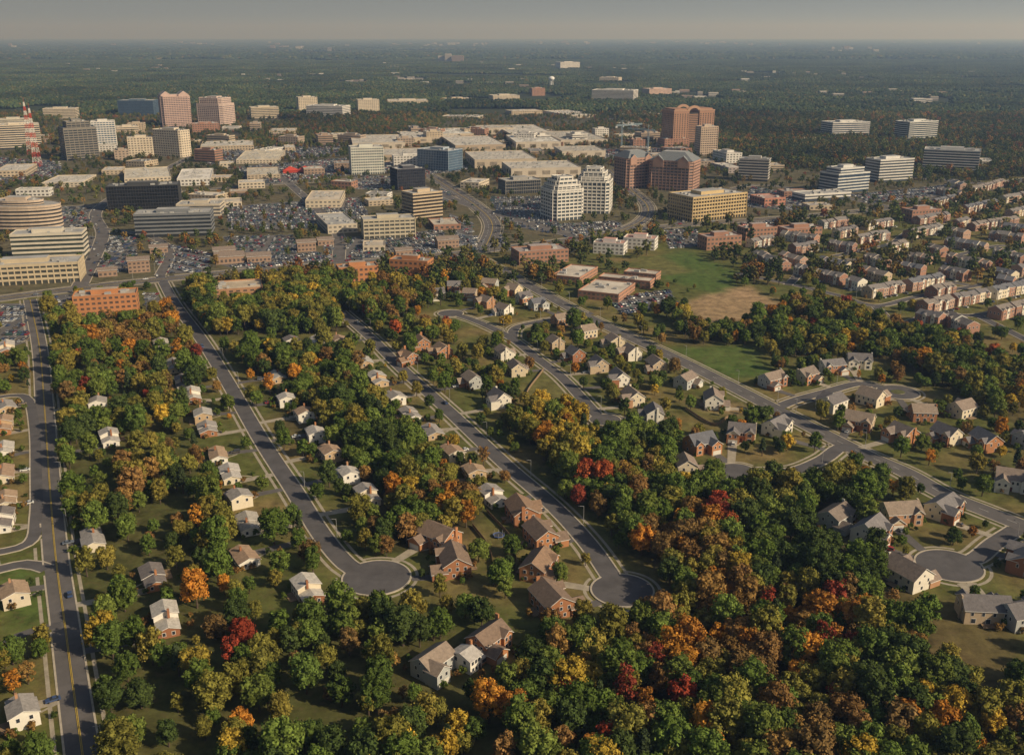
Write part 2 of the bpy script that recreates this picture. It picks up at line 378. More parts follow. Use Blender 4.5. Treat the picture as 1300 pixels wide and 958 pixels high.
    if dist<34:
        ex=-(dist-.2)
        f0=-4 if kind!='white' else -3.5
        A=W(gx-2.5,f0);B=W(gx+2.5,f0);C=W(gx*.75+1.9,ex);E=W(gx*.75-1.9,ex)
        DRIVE.append([A,B,C,E])
        A=W(-gx*.15-.5,f0);B=W(-gx*.15+.5,f0);C=W(gx*.4+.5,f0-6 if dist>12 else ex);E=W(gx*.4-.5,f0-6 if dist>12 else ex); DRIVE.append([A,B,C,E])
        m2=((x+q[0])/2,(y+q[1])/2); disc(keep_m,m2[0],m2[1],4)
        if R.random()<.3:
            p=W(gx*.85,f0-5.5); CARS.append((p[0],p[1],.08,yaw+math.pi/2))
CARS=[]
WH=[(363,512),(386,531),(400,556),(418,580),(441,608),(467,636),(352,482),(372,441),(222,470),(233,492),(245,508),(258,532),(264,549),(277,582),(293,606),(303,638),(316,670),(311,712),(392,757),(480,487),(500,510),(521,530),(549,552),(573,580),(601,605),(626,637),(463,462),(430,437),(405,436),(205,440),(125,517),(140,562),(195,738),(212,795),(10,447),(8,520),(5,546),(6,575),(5,606),(8,640),(4,668),(118,690),(30,910),(20,760)]
for a,b in WH: house(a,b,'white',clear=11 if b>700 else 8.5)
for a,b in [(558,690),(577,722),(662,658),(686,688),(683,728),(700,772),(535,442),(562,452),(518,460)]: house(a,b,'brick',big=1.08 if b>600 else .9)
for a,b in [(600,490),(634,514),(655,475),(640,455),(730,457),(760,470),(786,487),(803,512),(830,533),(705,442),(745,427),(780,440),(801,455),(833,470),(870,490),(555,379),(597,379),(618,389),(640,399),(622,366),(652,374),(682,392),(665,384),(712,412),(577,369),
  (888,571),(941,557),(985,549),(870,600),(980,489),(1022,484),(1055,472),(1090,465),(1056,519),(1105,512),(1090,543),(1145,559),(1170,532),(1220,527),(1250,568),(1285,618),(1141,660),(1196,653),(1150,738),(1247,783),(1305,722),(1300,790),(1104,684),(905,515),(1305,565),(1200,560),(1060,665)]:
    house(a,b,'colonial',big=1.3 if (a>1090 and b>600) else (1.15 if (a>880 and b>460) else 1.0),clear=10 if b>600 else 8.5)
house(550,852,'colonial',.9,clear=14); house(620,822,'brick',.9,clear=14); house(597,842,'white',.9,.7)
mb=MB()
for i,qd in enumerate(DRIVE):
    z=.035+.0007*i; mb.face([(a,b,z) for a,b in qd],WALK if i%4 else ASPHO)
mb.obj('driveways')
# ---- townhouse rows
def townrow(ax,ay,bx,by,n):
    A=G(ax,ay);B=G(bx,by); cx,cy=(A[0]+B[0])/2,(A[1]+B[1])/2; yaw=math.atan2(B[1]-A[1],B[0]-A[0])
    u=6.6; mb=MB(); d=11; roof=roofm(R.choice([(.17,.155,.15),(.20,.18,.165),(.14,.14,.15),(.21,.18,.155)]))
    L=math.hypot(B[0]-A[0],B[1]-A[1]); n=max(2,int(L/u))
    for i in range(n):
        x0=(i-n/2)*u; st=R.choice([0,.9,-.6]); zt=R.choice([0,.5,1.0])
        bc=R.choice(MBRICK); wall=wallm(bc if R.random()<.72 else R.choice(SID)); y0=-d/2+st; y1=d/2+st*.6; h=6.4+zt
        gable(mb,x0+.03,x0+u-.03,y0,y1,0,h,.5,'x',wall,roof,oh=.02,gwall=wall)
        for f,yy in(('f',y0),('b',y1)):
            for zz in(1.0,4.0): wins(mb,f,x0+.4,x0+u-.4,yy,zz,2 if f=='f' else 3,1.0,1.5)
        if R.random()<.6: gable(mb,x0+.8,x0+3.6,y0-.5,y0+3,0,h+.2,.8,'y',wallm(R.choice([bc,(.66,.60,.49)])),roof,oh=.25); wins(mb,'f',x0+1,x0+3.4,y0-.5,4.2,1,1.2,1.4)
        if R.random()<.6: gable(mb,x0+1.5,x0+4.5,y1-3,y1+.5,0,h-.6,.8,'y',wallm((.58,.49,.34)),roof,oh=.25)
        if i in(0,n-1):
            wins(mb,'l' if i==0 else 'r',y0+1,y1-1,x0+.03 if i==0 else x0+u-.03,4,3)
    mb.obj('townhouse_row',(cx,cy,0),yaw)
    for i in range(n):
        xx=cx+math.cos(yaw)*(i-n/2+.5)*u; yy=cy+math.sin(yaw)*(i-n/2+.5)*u; disc(keep_m,xx,yy,6.5); disc(lot_m,xx,yy,7.5)
        if R.random()<.6: CARS.append((xx+math.sin(yaw)*9.5,yy-math.cos(yaw)*9.5,.06,yaw+math.pi/2))
for r in [(958,328,1000,345,5),(1003,322,1037,317,4),(1030,352,1072,362,5),(1040,337,1078,346,5),(1052,316,1085,321,4),(1092,350,1130,359,5),(1098,377,1142,369,6),(1098,333,1127,341,4),(1134,344,1174,351,5),(1143,330,1182,337,5),(1150,369,1192,359,5),(1195,349,1228,357,4),(1203,333,1256,344,6),(1168,397,1205,388,4),(1163,406,1198,415,4),(1203,411,1236,424,5),(1207,388,1250,379,5),(1256,379,1300,369,5),(1150,303,1192,294,5),(1160,285,1202,279,5),(1200,312,1252,320,6),(1230,293,1290,284,6),(1222,271,1262,262,4),(1255,303,1300,309,5),(1233,246,1272,235,4),(1262,326,1302,336,4),(990,303,1040,311,4),(1270,258,1310,250,4),(1185,262,1212,255,4),(1260,405,1300,395,5),(1290,350,1330,340,4),(990,331,1022,339,4),(1010,346,1028,351,3),(1078,364,1096,369,3),(1178,321,1200,327,3),(1120,322,1150,316,4),(1085,309,1125,303,5),(1200,298,1228,304,4),(1210,289,1228,285,3),(1270,292,1310,297,4),(1280,276,1320,268,4),(1262,352,1288,358,4),(1180,378,1205,372,4),(1262,362,1290,366,3),(1310,312,1340,318,4),(1190,246,1222,252,4),(1205,236,1225,241,3),(1060,302,1085,297,4),(950,315,980,309,4),(1040,290,1075,285,4),(1095,292,1130,286,4)]: townrow(*r)

# ---------------------------------------------------------------- parking lots + cars
def carmesh(kind):
    mb=MB(); body=CARP; L=4.6 if kind!='van' else 4.9; w=.9
    for cx in(-L/2+.85,L/2-.9):
        for s in(-1,1):
            mb.beam((cx,s*(w-.2),.33),(cx,s*(w+.02),.33),.33,TYRE,10)
    prof={'sedan':[(-2.3,.35),(-2.3,.85),(-1.6,.95),(1.0,.98),(2.2,.80),(2.3,.6),(2.3,.35)],'van':[(-2.4,.4),(-2.4,1.0),(1.3,1.05),(2.3,.9),(2.45,.6),(2.45,.4)]}
    cab={'sedan':[(-1.7,.95),(-1.1,1.42),(.1,1.44),(.95,.97)],'van':[(-2.35,1.0),(-2.2,1.75),(.5,1.78),(1.4,1.04)]}
    P=prof[kind]; n=len(P); k=len(mb.v)
    mb.v+=[(a,-w,b) for a,b in P]+[(a,w,b) for a,b in P]; i=mb.mi(body)
    mb.f+=[tuple(k+j for j in range(n)),tuple(k+n+j for j in reversed(range(n)))]; mb.m+=[i,i]
    for j in range(n):
        j2=(j+1)%n; mb.f.append((k+j,k+n+j,k+n+j2,k+j2)); mb.m.append(i)
    C=cab[kind]; a,b,c,d=C; t=.72
    mb.face([(b[0],-t,b[1]),(c[0],-t,c[1]),(c[0],t,c[1]),(b[0],t,b[1])],body)
    for s in(-1,1): mb.face([(a[0],s*w*.97,a[1]),(b[0],s*t,b[1]),(c[0],s*t,c[1]),(d[0],s*w*.97,d[1])],WGL)
    mb.face([(a[0],-w*.97,a[1]),(b[0],-t,b[1]),(b[0],t,b[1]),(a[0],w*.97,a[1])],WGL)
    mb.face([(d[0],-w*.97,d[1]),(c[0],-t,c[1]),(c[0],t,c[1]),(d[0],w*.97,d[1])],WGL)
    return mb.mesh('car_'+kind)
def carpaint():
    m=bpy.data.materials.new('car_paint'); m.use_nodes=True; nt=m.node_tree; b=nt.nodes['Principled BSDF']
    oi=nt.nodes.new('ShaderNodeObjectInfo'); nt.links.new(oi.outputs['Color'],b.inputs['Base Color']); b.inputs['Roughness'].default_value=.35; b.inputs['Metallic'].default_value=.1
    return m
CARP=carpaint(); TYRE=nmat('tyre_rubber',(.02,.02,.02),.9,.1,1)
CM=[carmesh('sedan'),carmesh('sedan'),carmesh('van')]
CCOL=[(.72,.71,.67),(.65,.64,.6),(.5,.5,.48),(.35,.36,.36),(.1,.1,.11),(.03,.03,.035),(.30,.03,.03),(.05,.08,.17),(.22,.17,.12),(.35,.32,.26),(.05,.12,.09),(.15,.17,.2),(.08,.07,.06)]
PEN=[]
BLD=np.zeros((NX,NY),bool)
def lot(poly,occ=.75,ang=None,world=False):
    W=[G(*p) for p in poly] if not world else poly; c=(sum(a for a,_ in W)/len(W),sum(b for _,b in W)/len(W))
    if ang is None: ang=math.atan2(W[1][1]-W[0][1],W[1][0]-W[0][0])
    z=.008+.0006*len(PEN); PEN.append(1)
    mb=MB(); mb.face([(a,b,z) for a,b in W],LOT)
    pm(lot_m,W)
    ca,sa=math.cos(ang),math.sin(ang); L=[((a-c[0])*ca+(b-c[1])*sa,-(a-c[0])*sa+(b-c[1])*ca) for a,b in W]
    x0,x1=min(a for a,_ in L),max(a for a,_ in L); y0,y1=min(b for _,b in L),max(b for _,b in L)
    yy=y0+3.5; row=0
    while yy<y1-2:
        xx=x0+2
        while xx<x1-2:
            if xx%48>4.5:
                wx,wy=c[0]+xx*ca-yy*sa,c[1]+xx*sa+yy*ca
                if inp1(wx,wy,W) and not look(road_m,wx,wy) and not look(BLD,wx,wy):
                    if R.random()<occ: CARS.append((wx,wy,z,ang+math.pi/2+(math.pi if R.random()<.5 else 0)))
                    a=[(xx-1.35,yy-2.4),(xx-1.23,yy-2.4),(xx-1.23,yy+2.4),(xx-1.35,yy+2.4)]
                    mb.face([(c[0]+p*ca-q*sa,c[1]+p*sa+q*ca,z+.02) for p,q in a],WPT)
            xx+=2.7
        row+=1; yy+= 5.2 if row%2 else 12
    mb.obj('parking_lot')
# ---------------------------------------------------------------- office / commercial buildings
def footprint(shape,w,d):
    a,b=w/2,d/2
    if shape=='rect': return [(-a,-b),(a,-b),(a,b),(-a,b)]
    if shape in('oct','cham'):
        k=min(a,b)*(.5 if shape=='oct' else .22); return [(-a+k,-b),(a-k,-b),(a,-b+k),(a,b-k),(a-k,b),(-a+k,b),(-a,b-k),(-a,-b+k)]
    if shape=='round': return [(a*math.cos(t),b*math.sin(t)) for t in [2*math.pi*i/28 for i in range(28)]]
def office(name,style,xl,xr,yb,yt,yaw=0,asp=.6,wall=(.55,.5,.4),glass=(.05,.06,.07),shape='rect',tiers=None,crown=None,roof=(.35,.34,.32),fh=3.9,pent=True,pier=5.0,minh=4.5,bf=.45,flat=None,world=None):
    k=mpp(yb); W=(xr-xl)*k; a=math.radians(yaw); w=W/(abs(math.cos(a))+asp*abs(math.sin(a))); d=asp*w
    P=G((xl+xr)/2,yb); dd=math.hypot(*P); dep=CH/dd
    if flat:
        h=flat; dy=max(14,min(((yb-yt)*k-h)/dep,2.2*W)); w=W/(abs(math.cos(a))+.25); d=max(12,(dy-w*abs(math.sin(a)))/abs(math.cos(a))); hy=(w*abs(math.sin(a))+d*abs(math.cos(a)))/2
    else:
        hy=(w*abs(math.sin(a))+d*abs(math.cos(a)))/2; h=max(minh,(yb-yt)*k-2*hy*dep)
    ux,uy=P[0]/dd,P[1]/dd; x,y=P[0]+ux*hy,P[1]+uy*hy
    if world: x,y,w,d,h,a=world
    wm=cm('facade',wall,rough=.8,var=.12,scale=.08); gm=cm('glazing',glass,rough=.12,var=.35,scale=.15,spec=.8); rm=cm('flat_roof',roof,rough=.95,var=.28,scale=.06)
    mb=MB(); tiers=tiers or [(1,0,1)]
    n=max(1,round(h/fh)); f=h/n
    for ti,(s,za,zb) in enumerate(tiers):
        ww,dw=w*s,d*s; fp=footprint(shape,ww,dw); z0,z1=h*za,h*zb
        core=[(p[0]*(1-.8/ww),p[1]*(1-.8/dw)) for p in fp]
        if style=='solid': mb.prism(fp,z0,z1,wm,rm)
        else:
            mb.prism(core,z0,z1-.5,gm,rm)
            i0=int(round(z0/f)); i1=int(round(z1/f)); th=f*(bf if style!='glass' else .1)
            for i in range(i0,i1):
                z=i*f
                if i>i0 or z0>0: mb.prism(fp,z-th/2 if i>i0 else z+.01,z+th/2,wm)
            mb.prism(fp,z1-th*.8,z1,wm,rm)
        if style in('grid','solid','glass','piers'):
            sp=pier if style!='glass' else 3; 
            for e in range(len(fp)):
                p=Vector(fp[e]);q=Vector(fp[(e+1)%len(fp)]);L=(q-p).length
                if L<2: continue
                c=max(1,int(L/sp)); t=(q-p)/L; nrm=Vector((t.y,-t.x))
                for j in range(c+(0 if style=='solid' else 1)):
                    if style=='solid':
                        m0=p+t*(L*(j+.5)/c)
                        for i in range(n):
                            zc=i*f+f*.3
                            a0=m0-t*sp*.3+nrm*.06;a1=m0+t*sp*.3+nrm*.06
                            if zc+f*.45<z1 and zc>=z0: mb.face([(*a0,zc),(*a1,zc),(*a1,zc+f*.45),(*a0,zc+f*.45)],gm)
                    else:
                        m0=p+t*(L*j/c); hw=.45 if style!='glass' else .1; pr=.12
                        a0=m0-t*hw+nrm*pr;a1=m0+t*hw+nrm*pr; b0=m0-t*hw-nrm*.5; b1=m0+t*hw-nrm*.5
                        mb.prism([tuple(b0),tuple(a0),tuple(a1),tuple(b1)][::-1],z0,z1+.03,wm,bottom=False)
        for e in range(len(fp)):
            p=Vector(fp[e]);q=Vector(fp[(e+1)%len(fp)]);t=(q-p)
            if t.length<.5: continue
            t.normalize(); nrm=Vector((t.y,-t.x)); a0=p+nrm*.1;a1=q+nrm*.1;b1=q-nrm*.35;b0=p-nrm*.35
            mb.prism([tuple(a0),tuple(a1),tuple(b1),tuple(b0)],z1-.02,z1+.9,wm,bottom=False)
        if ti==len(tiers)-1:
            if crown=='hip':
                r=roofm((.17,.18,.185)); hh=min(ww,dw)*.25
                p4=[(-ww/2+.5,-dw/2+.5,z1+1),(ww/2-.5,-dw/2+.5,z1+1),(ww/2-.5,dw/2-.5,z1+1),(-ww/2+.5,dw/2-.5,z1+1)]; q4=[(a_*.5,b_*.4,z1+1+hh) for a_,b_,_ in p4]
                for i in range(4): j=(i+1)%4; mb.face([p4[i],p4[j],q4[j],q4[i]],r)
                mb.face(q4,rm)
                for sx in(-.28,.28):
                    gable(mb,ww*(sx-.12),ww*(sx+.12),-dw/2-1,-dw/2+5,z1-8,9,.9,'y',wm,r,oh=.2); gable(mb,ww*(sx-.12),ww*(sx+.12),dw/2-5,dw/2+1,z1-8,9,.9,'y',wm,r,oh=.2)
            elif pent and h>9:
                mb.box(-ww*.22,ww*.2,-dw*.2,dw*.22,z1,z1+3.8,wm,rm); mb.box(ww*.24,ww*.33,-dw*.15,dw*.1,z1,z1+2,HVAC)
            for _ in range(int(min(60,ww*dw/220))+1):
                if crown: break
                ux_,uy_=R.uniform(-.42,.42)*ww,R.uniform(-.42,.42)*dw; s_=R.uniform(1,2.6)
                if shape in('round','oct'): ux_*=.7;uy_*=.7
                if h>9 and pent and abs(ux_)<ww*.3 and abs(uy_)<dw*.3: continue
                mb.box(ux_-s_,ux_+s_,uy_-s_*.7,uy_+s_*.7,z1,z1+R.uniform(1,2.4),HVAC)
    if crown=='peak':
        for sx in(-.3,.3):
            gable(mb,w*(sx-.17),w*(sx+.17),-d*.42,d*.42,h,3.5,.7,'y',wm,roofm((.3,.26,.24)),oh=.2)
    ca,sa=math.cos(a),math.sin(a)
    o=mb.obj(name,(x,y,0),a)
    cs=[(x+p*ca-q*sa,y+p*sa+q*ca) for p,q in [(-w/2-2,-d/2-2),(w/2+2,-d/2-2),(w/2+2,d/2+2),(-w/2-2,d/2+2)]]
    for M_ in(BLD,lot_m,keep_m): pm(M_,cs)
    return o,w,d,h,(x,y),a
CREAM=(.54,.46,.35);BEI=(.44,.355,.25);WHT=(.60,.57,.52);PINK=(.48,.34,.29);BRK=(.31,.165,.11);ORB=(.44,.19,.08)
DG=(.025,.03,.035);BG=(.05,.09,.14)
O=office
O('office_building','band',0,55,190,156,25,.5,CREAM,DG)
O('office_tower','piers',78,128,204,152,35,.8,(.20,.18,.15),DG,tiers=[(1,0,.85),(.7,.85,1)],pier=7)
O('office_building','grid',118,151,188,153,20,.7,WHT,BG)
O('office_building','glass',155,200,148,127,0,.5,(.10,.14,.18),(.03,.06,.11))
O('office_tower','grid',202,247,162,121,25,.8,PINK,(.10,.08,.08),crown='peak',shape='cham',bf=.5)
O('office_tower','grid',252,300,162,123,-20,.8,(.52,.40,.34),(.12,.09,.09),shape='cham',tiers=[(1,0,.8),(.85,.8,1)],bf=.5)
O('hotel_building','solid',163,200,199,173,20,.5,CREAM,(.12,.1,.08))
O('hotel_building','solid',195,246,200,163,-25,.45,CREAM,(.12,.1,.08),shape='cham')
O('office_building','solid',376,405,144,123,20,.8,CREAM,(.15,.13,.1))
O('office_building','band',390,445,150,133,-15,.5,WHT,(.15,.15,.15))
O('office_building','solid',452,483,146,126,15,.7,CREAM,(.2,.17,.14))
O('office_building','band',316,356,152,135,20,.6,(.5,.42,.3),(.1,.09,.08))
O('office_building','band',58,100,152,137,10,.5,CREAM,(.15,.13,.1))
O('office_building','band',0,40,170,150,20,.5,(.5,.45,.35),(.1,.1,.1))
O('office_building','grid',443,489,222,184,15,.6,(.56,.55,.48),(.07,.08,.08),pier=3.5)
O('glass_office_building','glass',530,588,218,186,-30,.7,(.3,.35,.4),(.05,.10,.16))
O('glass_office_building','glass',495,541,242,210,25,.8,(.06,.06,.07),(.02,.022,.03))
O('glass_office_building','glass',140,232,268,230,12,.35,(.05,.05,.05),(.012,.013,.016),roof=(.12,.12,.12))
O('glass_office_building','glass',138,180,264,240,0,.8,(.05,.05,.05),(.012,.013,.016),shape='round',roof=(.1,.1,.1))
O('round_office_building','band',-22,82,294,248,0,.55,(.46,.36,.27),(.04,.04,.04),shape='round',tiers=[(1,0,.85),(.6,.85,1.0)],bf=.5)
O('office_building','band',22,113,332,288,12,.4,(.54,.48,.38),(.05,.06,.05),bf=.45)
O('office_building','grid',-30,108,364,322,14,.35,(.48,.39,.26),(.06,.06,.05))
O('office_building','band',175,274,302,263,10,.4,(.17,.175,.18),DG)
O('office_building','band',228,285,278,254,5,.6,(.50,.43,.33),(.1,.1,.1))
O('office_building','band',510,563,281,238,35,.7,(.46,.36,.24),(.03,.025,.02),bf=.40)
O('office_building','grid',458,529,304,271,14,.45,(.46,.40,.29),(.08,.08,.07))
O('commercial_building','solid',405,450,297,268,20,.8,(.50,.43,.33),(.2,.18,.15),flat=9)
O('commercial_building','solid',387,442,264,241,5,.7,(.56,.47,.34),(.2,.18,.15),roof=(.5,.43,.34),flat=9)
O('brick_office_building','solid',427,482,360,332,18,.45,ORB,(.12,.08,.06),roof=(.32,.27,.22),pier=4)
O('brick_office_building','solid',495,551,351,324,-15,.45,ORB,(.12,.08,.06),roof=(.32,.27,.22),pier=4)
O('brick_office_building','solid',97,179,402,364,16,.4,ORB,(.12,.08,.06),roof=(.38,.30,.22),pier=4)
O('commercial_building','solid',266,340,378,353,16,.3,(.4,.22,.12),(.1,.08,.06),roof=(.46,.37,.26),flat=6)
T3=[(1,0,.72),(.86,.72,.82),(.70,.82,.92),(.5,.92,1)]
O('stepped_office_tower','grid',684,742,281,218,25,.95,(.64,.60,.53),(.06,.075,.085),shape='cham',tiers=T3,bf=.38,pent=False,pier=5)
O('stepped_office_tower','grid',728,779,272,208,-12,.95,(.64,.60,.53),(.06,.075,.085),shape='cham',tiers=T3,bf=.38,pent=False,pier=5)
O('brick_office_building','grid',777,828,240,196,30,.8,(.38,.23,.17),(.10,.09,.09),shape='cham',crown='hip',bf=.5)
O('brick_office_building','grid',820,890,244,198,-25,.7,(.38,.23,.17),(.10,.09,.09),shape='cham',crown='hip',bf=.5)
O('office_building','grid',845,948,282,236,30,.55,(.50,.37,.19),(.045,.04,.03),pier=4,bf=.4)
O('office_building','band',935,978,231,199,-20,.6,(.40,.37,.33),DG)
O('office_building','band',1038,1102,246,208,28,.6,(.55,.54,.50),(.04,.06,.09),tiers=[(1,0,.8),(.75,.8,1)],bf=.38)
O('office_building','band',1004,1080,256,240,20,.4,WHT,(.05,.06,.08))
O('office_building','band',1096,1157,232,198,22,.5,WHT,(.05,.06,.07),bf=.4)
O('office_building','band',1168,1242,222,186,-24,.5,WHT,(.04,.05,.06),bf=.35)
O('office_building','band',1042,1101,177,153,15,.5,WHT,(.05,.06,.08),bf=.38)
O('office_building','band',1133,1188,183,152,25,.5,(.56,.55,.5),(.03,.04,.05),bf=.35)
O('glass_office_building','glass',632,687,247,224,20,.6,(.3,.28,.25),(.03,.035,.04))
O('brick_tower','grid',882,909,198,160,15,.7,(.52,.40,.30),(.10,.08,.06),pier=4)
MR=(.50,.46,.40)
for b in [(438,520,190,170,10),(470,560,206,187,12),(500,590,182,165,14),(560,640,193,171,12),(585,684,214,190,10),(540,600,178,162,14),(630,700,178,157,10),(640,712,190,170,8),(630,742,226,203,10),(690,765,186,165,10),(600,655,171,159,8),(700,770,200,185,8)]:
    O('shopping_mall_building','solid',b[0],b[1],b[2],b[3],b[4],.55,R.choice([(.46,.38,.28),(.40,.31,.22),(.50,.43,.34)]),(.26,.22,.17),roof=R.choice([MR,(.58,.55,.49),(.40,.36,.30),(.46,.42,.36)]),pent=False,pier=20,fh=11,flat=R.choice([10,11,13]))
for b in [(155,222,234,211,CREAM,(.5,.45,.36)),(225,275,236,212,WHT,(.6,.56,.5)),(278,300,215,205,CREAM,MR),(300,366,208,190,CREAM,(.5,.44,.34)),(250,330,192,178,BEI,MR),(310,360,228,212,BEI,(.45,.4,.32)),(330,352,196,184,WHT,MR),(588,618,240,226,CREAM,MR),(190,235,252,240,BEI,MR),(462,500,262,250,BEI,(.5,.46,.4)),(60,120,238,222,CREAM,MR),(0,45,225,208,BEI,MR),(20,70,250,238,WHT,MR),(130,160,222,212,BEI,MR),(240,290,255,243,BEI,(.55,.5,.42)),(300,340,240,228,CREAM,MR),(750,811,131,113,WHT,MR),(815,852,124,112,(.5,.35,.28),MR),(672,692,122,112,BRK,MR),(705,736,89,79,WHT,MR),(760,790,105,98,CREAM,MR),(620,660,128,120,CREAM,MR),(560,600,130,124,BEI,MR),(490,545,135,126,CREAM,MR),(795,850,168,154,(.5,.42,.33),MR),(700,745,150,138,CREAM,MR),(780,850,152,140,(.45,.3,.24),MR),(985,1030,250,240,BRK,(.3,.25,.22)),(1010,1035,182,174,CREAM,MR),(360,376,192,184,BEI,MR),(1215,1260,212,200,CREAM,MR),(910,935,220,205,(.35,.3,.28),MR),(420,455,240,228,BRK,MR),(955,992,262,246,(.4,.18,.12),(.4,.25,.2)),(100,150,176,164,CREAM,MR),(340,380,172,163,BEI,MR),(250,300,232,222,BEI,(.4,.35,.3)),(560,620,152,145,CREAM,MR),(640,690,146,139,BEI,MR),(860,900,168,160,BEI,MR)]:
    hi=b[2]-b[3]>15 and b[2]<140
    O('commercial_building','band' if hi else 'solid',b[0],b[1],b[2],b[3],R.choice([14,20,-18,8]),R.uniform(.5,.8),b[4],(.09,.08,.07),roof=b[5],flat=None if b[2]<140 else R.choice([6,8,9]))
for b in [(648,722,337,309),(885,940,318,294),(935,985,306,284),(985,1042,303,284),(1143,1192,282,262)]:
    O('brick_office_building','solid',b[0],b[1],b[2],b[3],18,.5,BRK,(.1,.09,.08),roof=(.36,.30,.27),pier=4)
for b in [(752,797,324,303),(790,836,318,297)]:
    O('commercial_building','solid',b[0],b[1],b[2],b[3],-18,.6,(.66,.62,.56),(.2,.18,.16),roof=(.5,.28,.22),pier=4)
for b in [(708,752,362,334),(738,802,384,352),(755,835,367,346),(790,840,358,340)]:
    O('school_building','solid',b[0],b[1],b[2],b[3],-24,.5,(.38,.20,.13),(.15,.13,.11),roof=(.50,.44,.36),pier=3.5,pent=False,flat=6)
def gabled_office(b):
    o,w,d,h,(x,y),a=O('gabled_office_building','solid',b[0],b[1],b[2],b[3]+6,20,.5,(.30,.20,.14),(.1,.08,.07),roof=(.2,.16,.13),pent=False,pier=3.5)
    mb=MB(); gable(mb,-w/2-.3,w/2+.3,-d/2-.3,d/2+.3,h+.95,.4,.5,'x',wallm((.3,.2,.14)),roofm((.2,.155,.125))); rr=mb.obj('gable_roof'); rr.parent=o
for b in [(163,192,347,322),(190,214,322,308),(272,312,336,316),(270,300,326,312),(312,345,334,318),(376,402,320,300),(402,424,312,298),(552,583,316,296),(125,150,352,338),(500,524,326,314)]: gabled_office(b)
def arch_tower():
    P=G(875,187); k=mpp(187); W=66*k; a=math.radians(22); w=W/(math.cos(a)+.5*math.sin(a)); d=.5*w; H=44*k
    wm=cm('facade',(.32,.18,.115),rough=.8,var=.1,scale=.08); gm=cm('glazing',(.05,.045,.04),rough=.12,var=.3,scale=.15,spec=.8); cap=cm('facade',(.36,.22,.145),rough=.8,var=.1,scale=.08)
    mb=MB()
    for x0,x1 in((-w/2,-w*.13),(w*.13,w/2)):
        mb.box(x0,x1,-d/2,d/2,0,H,wm)
        for i in range(17):
            z=3+i*(H-6)/17
            for yy,s in((-d/2,-1),(d/2,1)):
                for j in range(6):
                    c=x0+(x1-x0)*(j+.5)/6; mb.box(c-1.1,c+1.1,*( (yy-.08,yy) if s<0 else (yy,yy+.08)),z,z+2.2,gm)
            for j in range(8):
                c=-d/2+d*(j+.5)/8
                if x0<0: mb.box(x0-.08,x0,c-1.1,c+1.1,z,z+2.2,gm)
                else: mb.box(x1,x1+.08,c-1.1,c+1.1,z,z+2.2,gm)
        mb.box(x0-.6,x1+.6,-d/2-.6,d/2+.6,H,H+2,cap,bottom=True); mb.box(x0+3,x1-3,-d/2+3,d/2-3,H+2,H+4.5,wm)
    mb.box(-w*.13,w*.13,-d/2+2.5,d/2-2.5,0,H-3,gm)
    for i in range(18): z=2+i*(H-6)/18; mb.box(-w*.13,w*.13,-d/2+2.2,d/2-2.2,z,z+1.6,wm)
    N=16
    for yy in(-d/2+1,d/2-3):
        for i in range(N):
            t0,t1=math.pi*i/N,math.pi*(i+1)/N
            def pt(t,r,y): return (r*math.cos(t),y,H-3+r*math.sin(t)*.8)
            r0,r1=w*.12,w*.185
            for y in(yy,yy+2): mb.face([pt(t0,r0,y),pt(t0,r1,y),pt(t1,r1,y),pt(t1,r0,y)],cap)
            mb.face([pt(t0,r1,yy),pt(t1,r1,yy),pt(t1,r1,yy+2),pt(t0,r1,yy+2)],cap); mb.face([pt(t0,r0,yy),pt(t1,r0,yy),pt(t1,r0,yy+2),pt(t0,r0,yy+2)],cap)
    x,y=P[0],P[1]+d*.7
    mb.obj('arched_brick_tower',(x,y,0),a)
    for M_ in(keep_m,lot_m,BLD): disc(M_,x,y,w*.6)
arch_tower()
REDP=nmat('red_paint',(.5,.06,.03),.6,.1,1); YELP=nmat('crane_paint',(.30,.38,.42),.6,.1,1)
def mast(px,py,top):
    x,y=G(px,py); H=(py-top)*mpp(py); mb=MB(); n=12
    for i in range(n):
        z0,z1=H*i/n,H*(i+1)/n; r0,r1=4.5*(1-z0/H)+.7,4.5*(1-z1/H)+.7; mt=REDP if i%2==0 else TRIM
        c=[(-1,-1),(1,-1),(1,1),(-1,1)]
        for j in range(4):
            a,b=c[j],c[(j+1)%4]
            mb.beam((a[0]*r0,a[1]*r0,z0),(a[0]*r1,a[1]*r1,z1),.25,mt); mb.beam((a[0]*r0,a[1]*r0,z0),(b[0]*r1,b[1]*r1,z1),.14,mt); mb.beam((b[0]*r0,b[1]*r0,z0),(a[0]*r1,a[1]*r1,z1),.14,mt); mb.beam((a[0]*r1,a[1]*r1,z1),(b[0]*r1,b[1]*r1,z1),.14,mt)
    mb.beam((0,0,H),(0,0,H+8),.2,REDP); mb.obj('radio_mast',(x,y,0))
mast(48,212,140); mast(40,196,132)
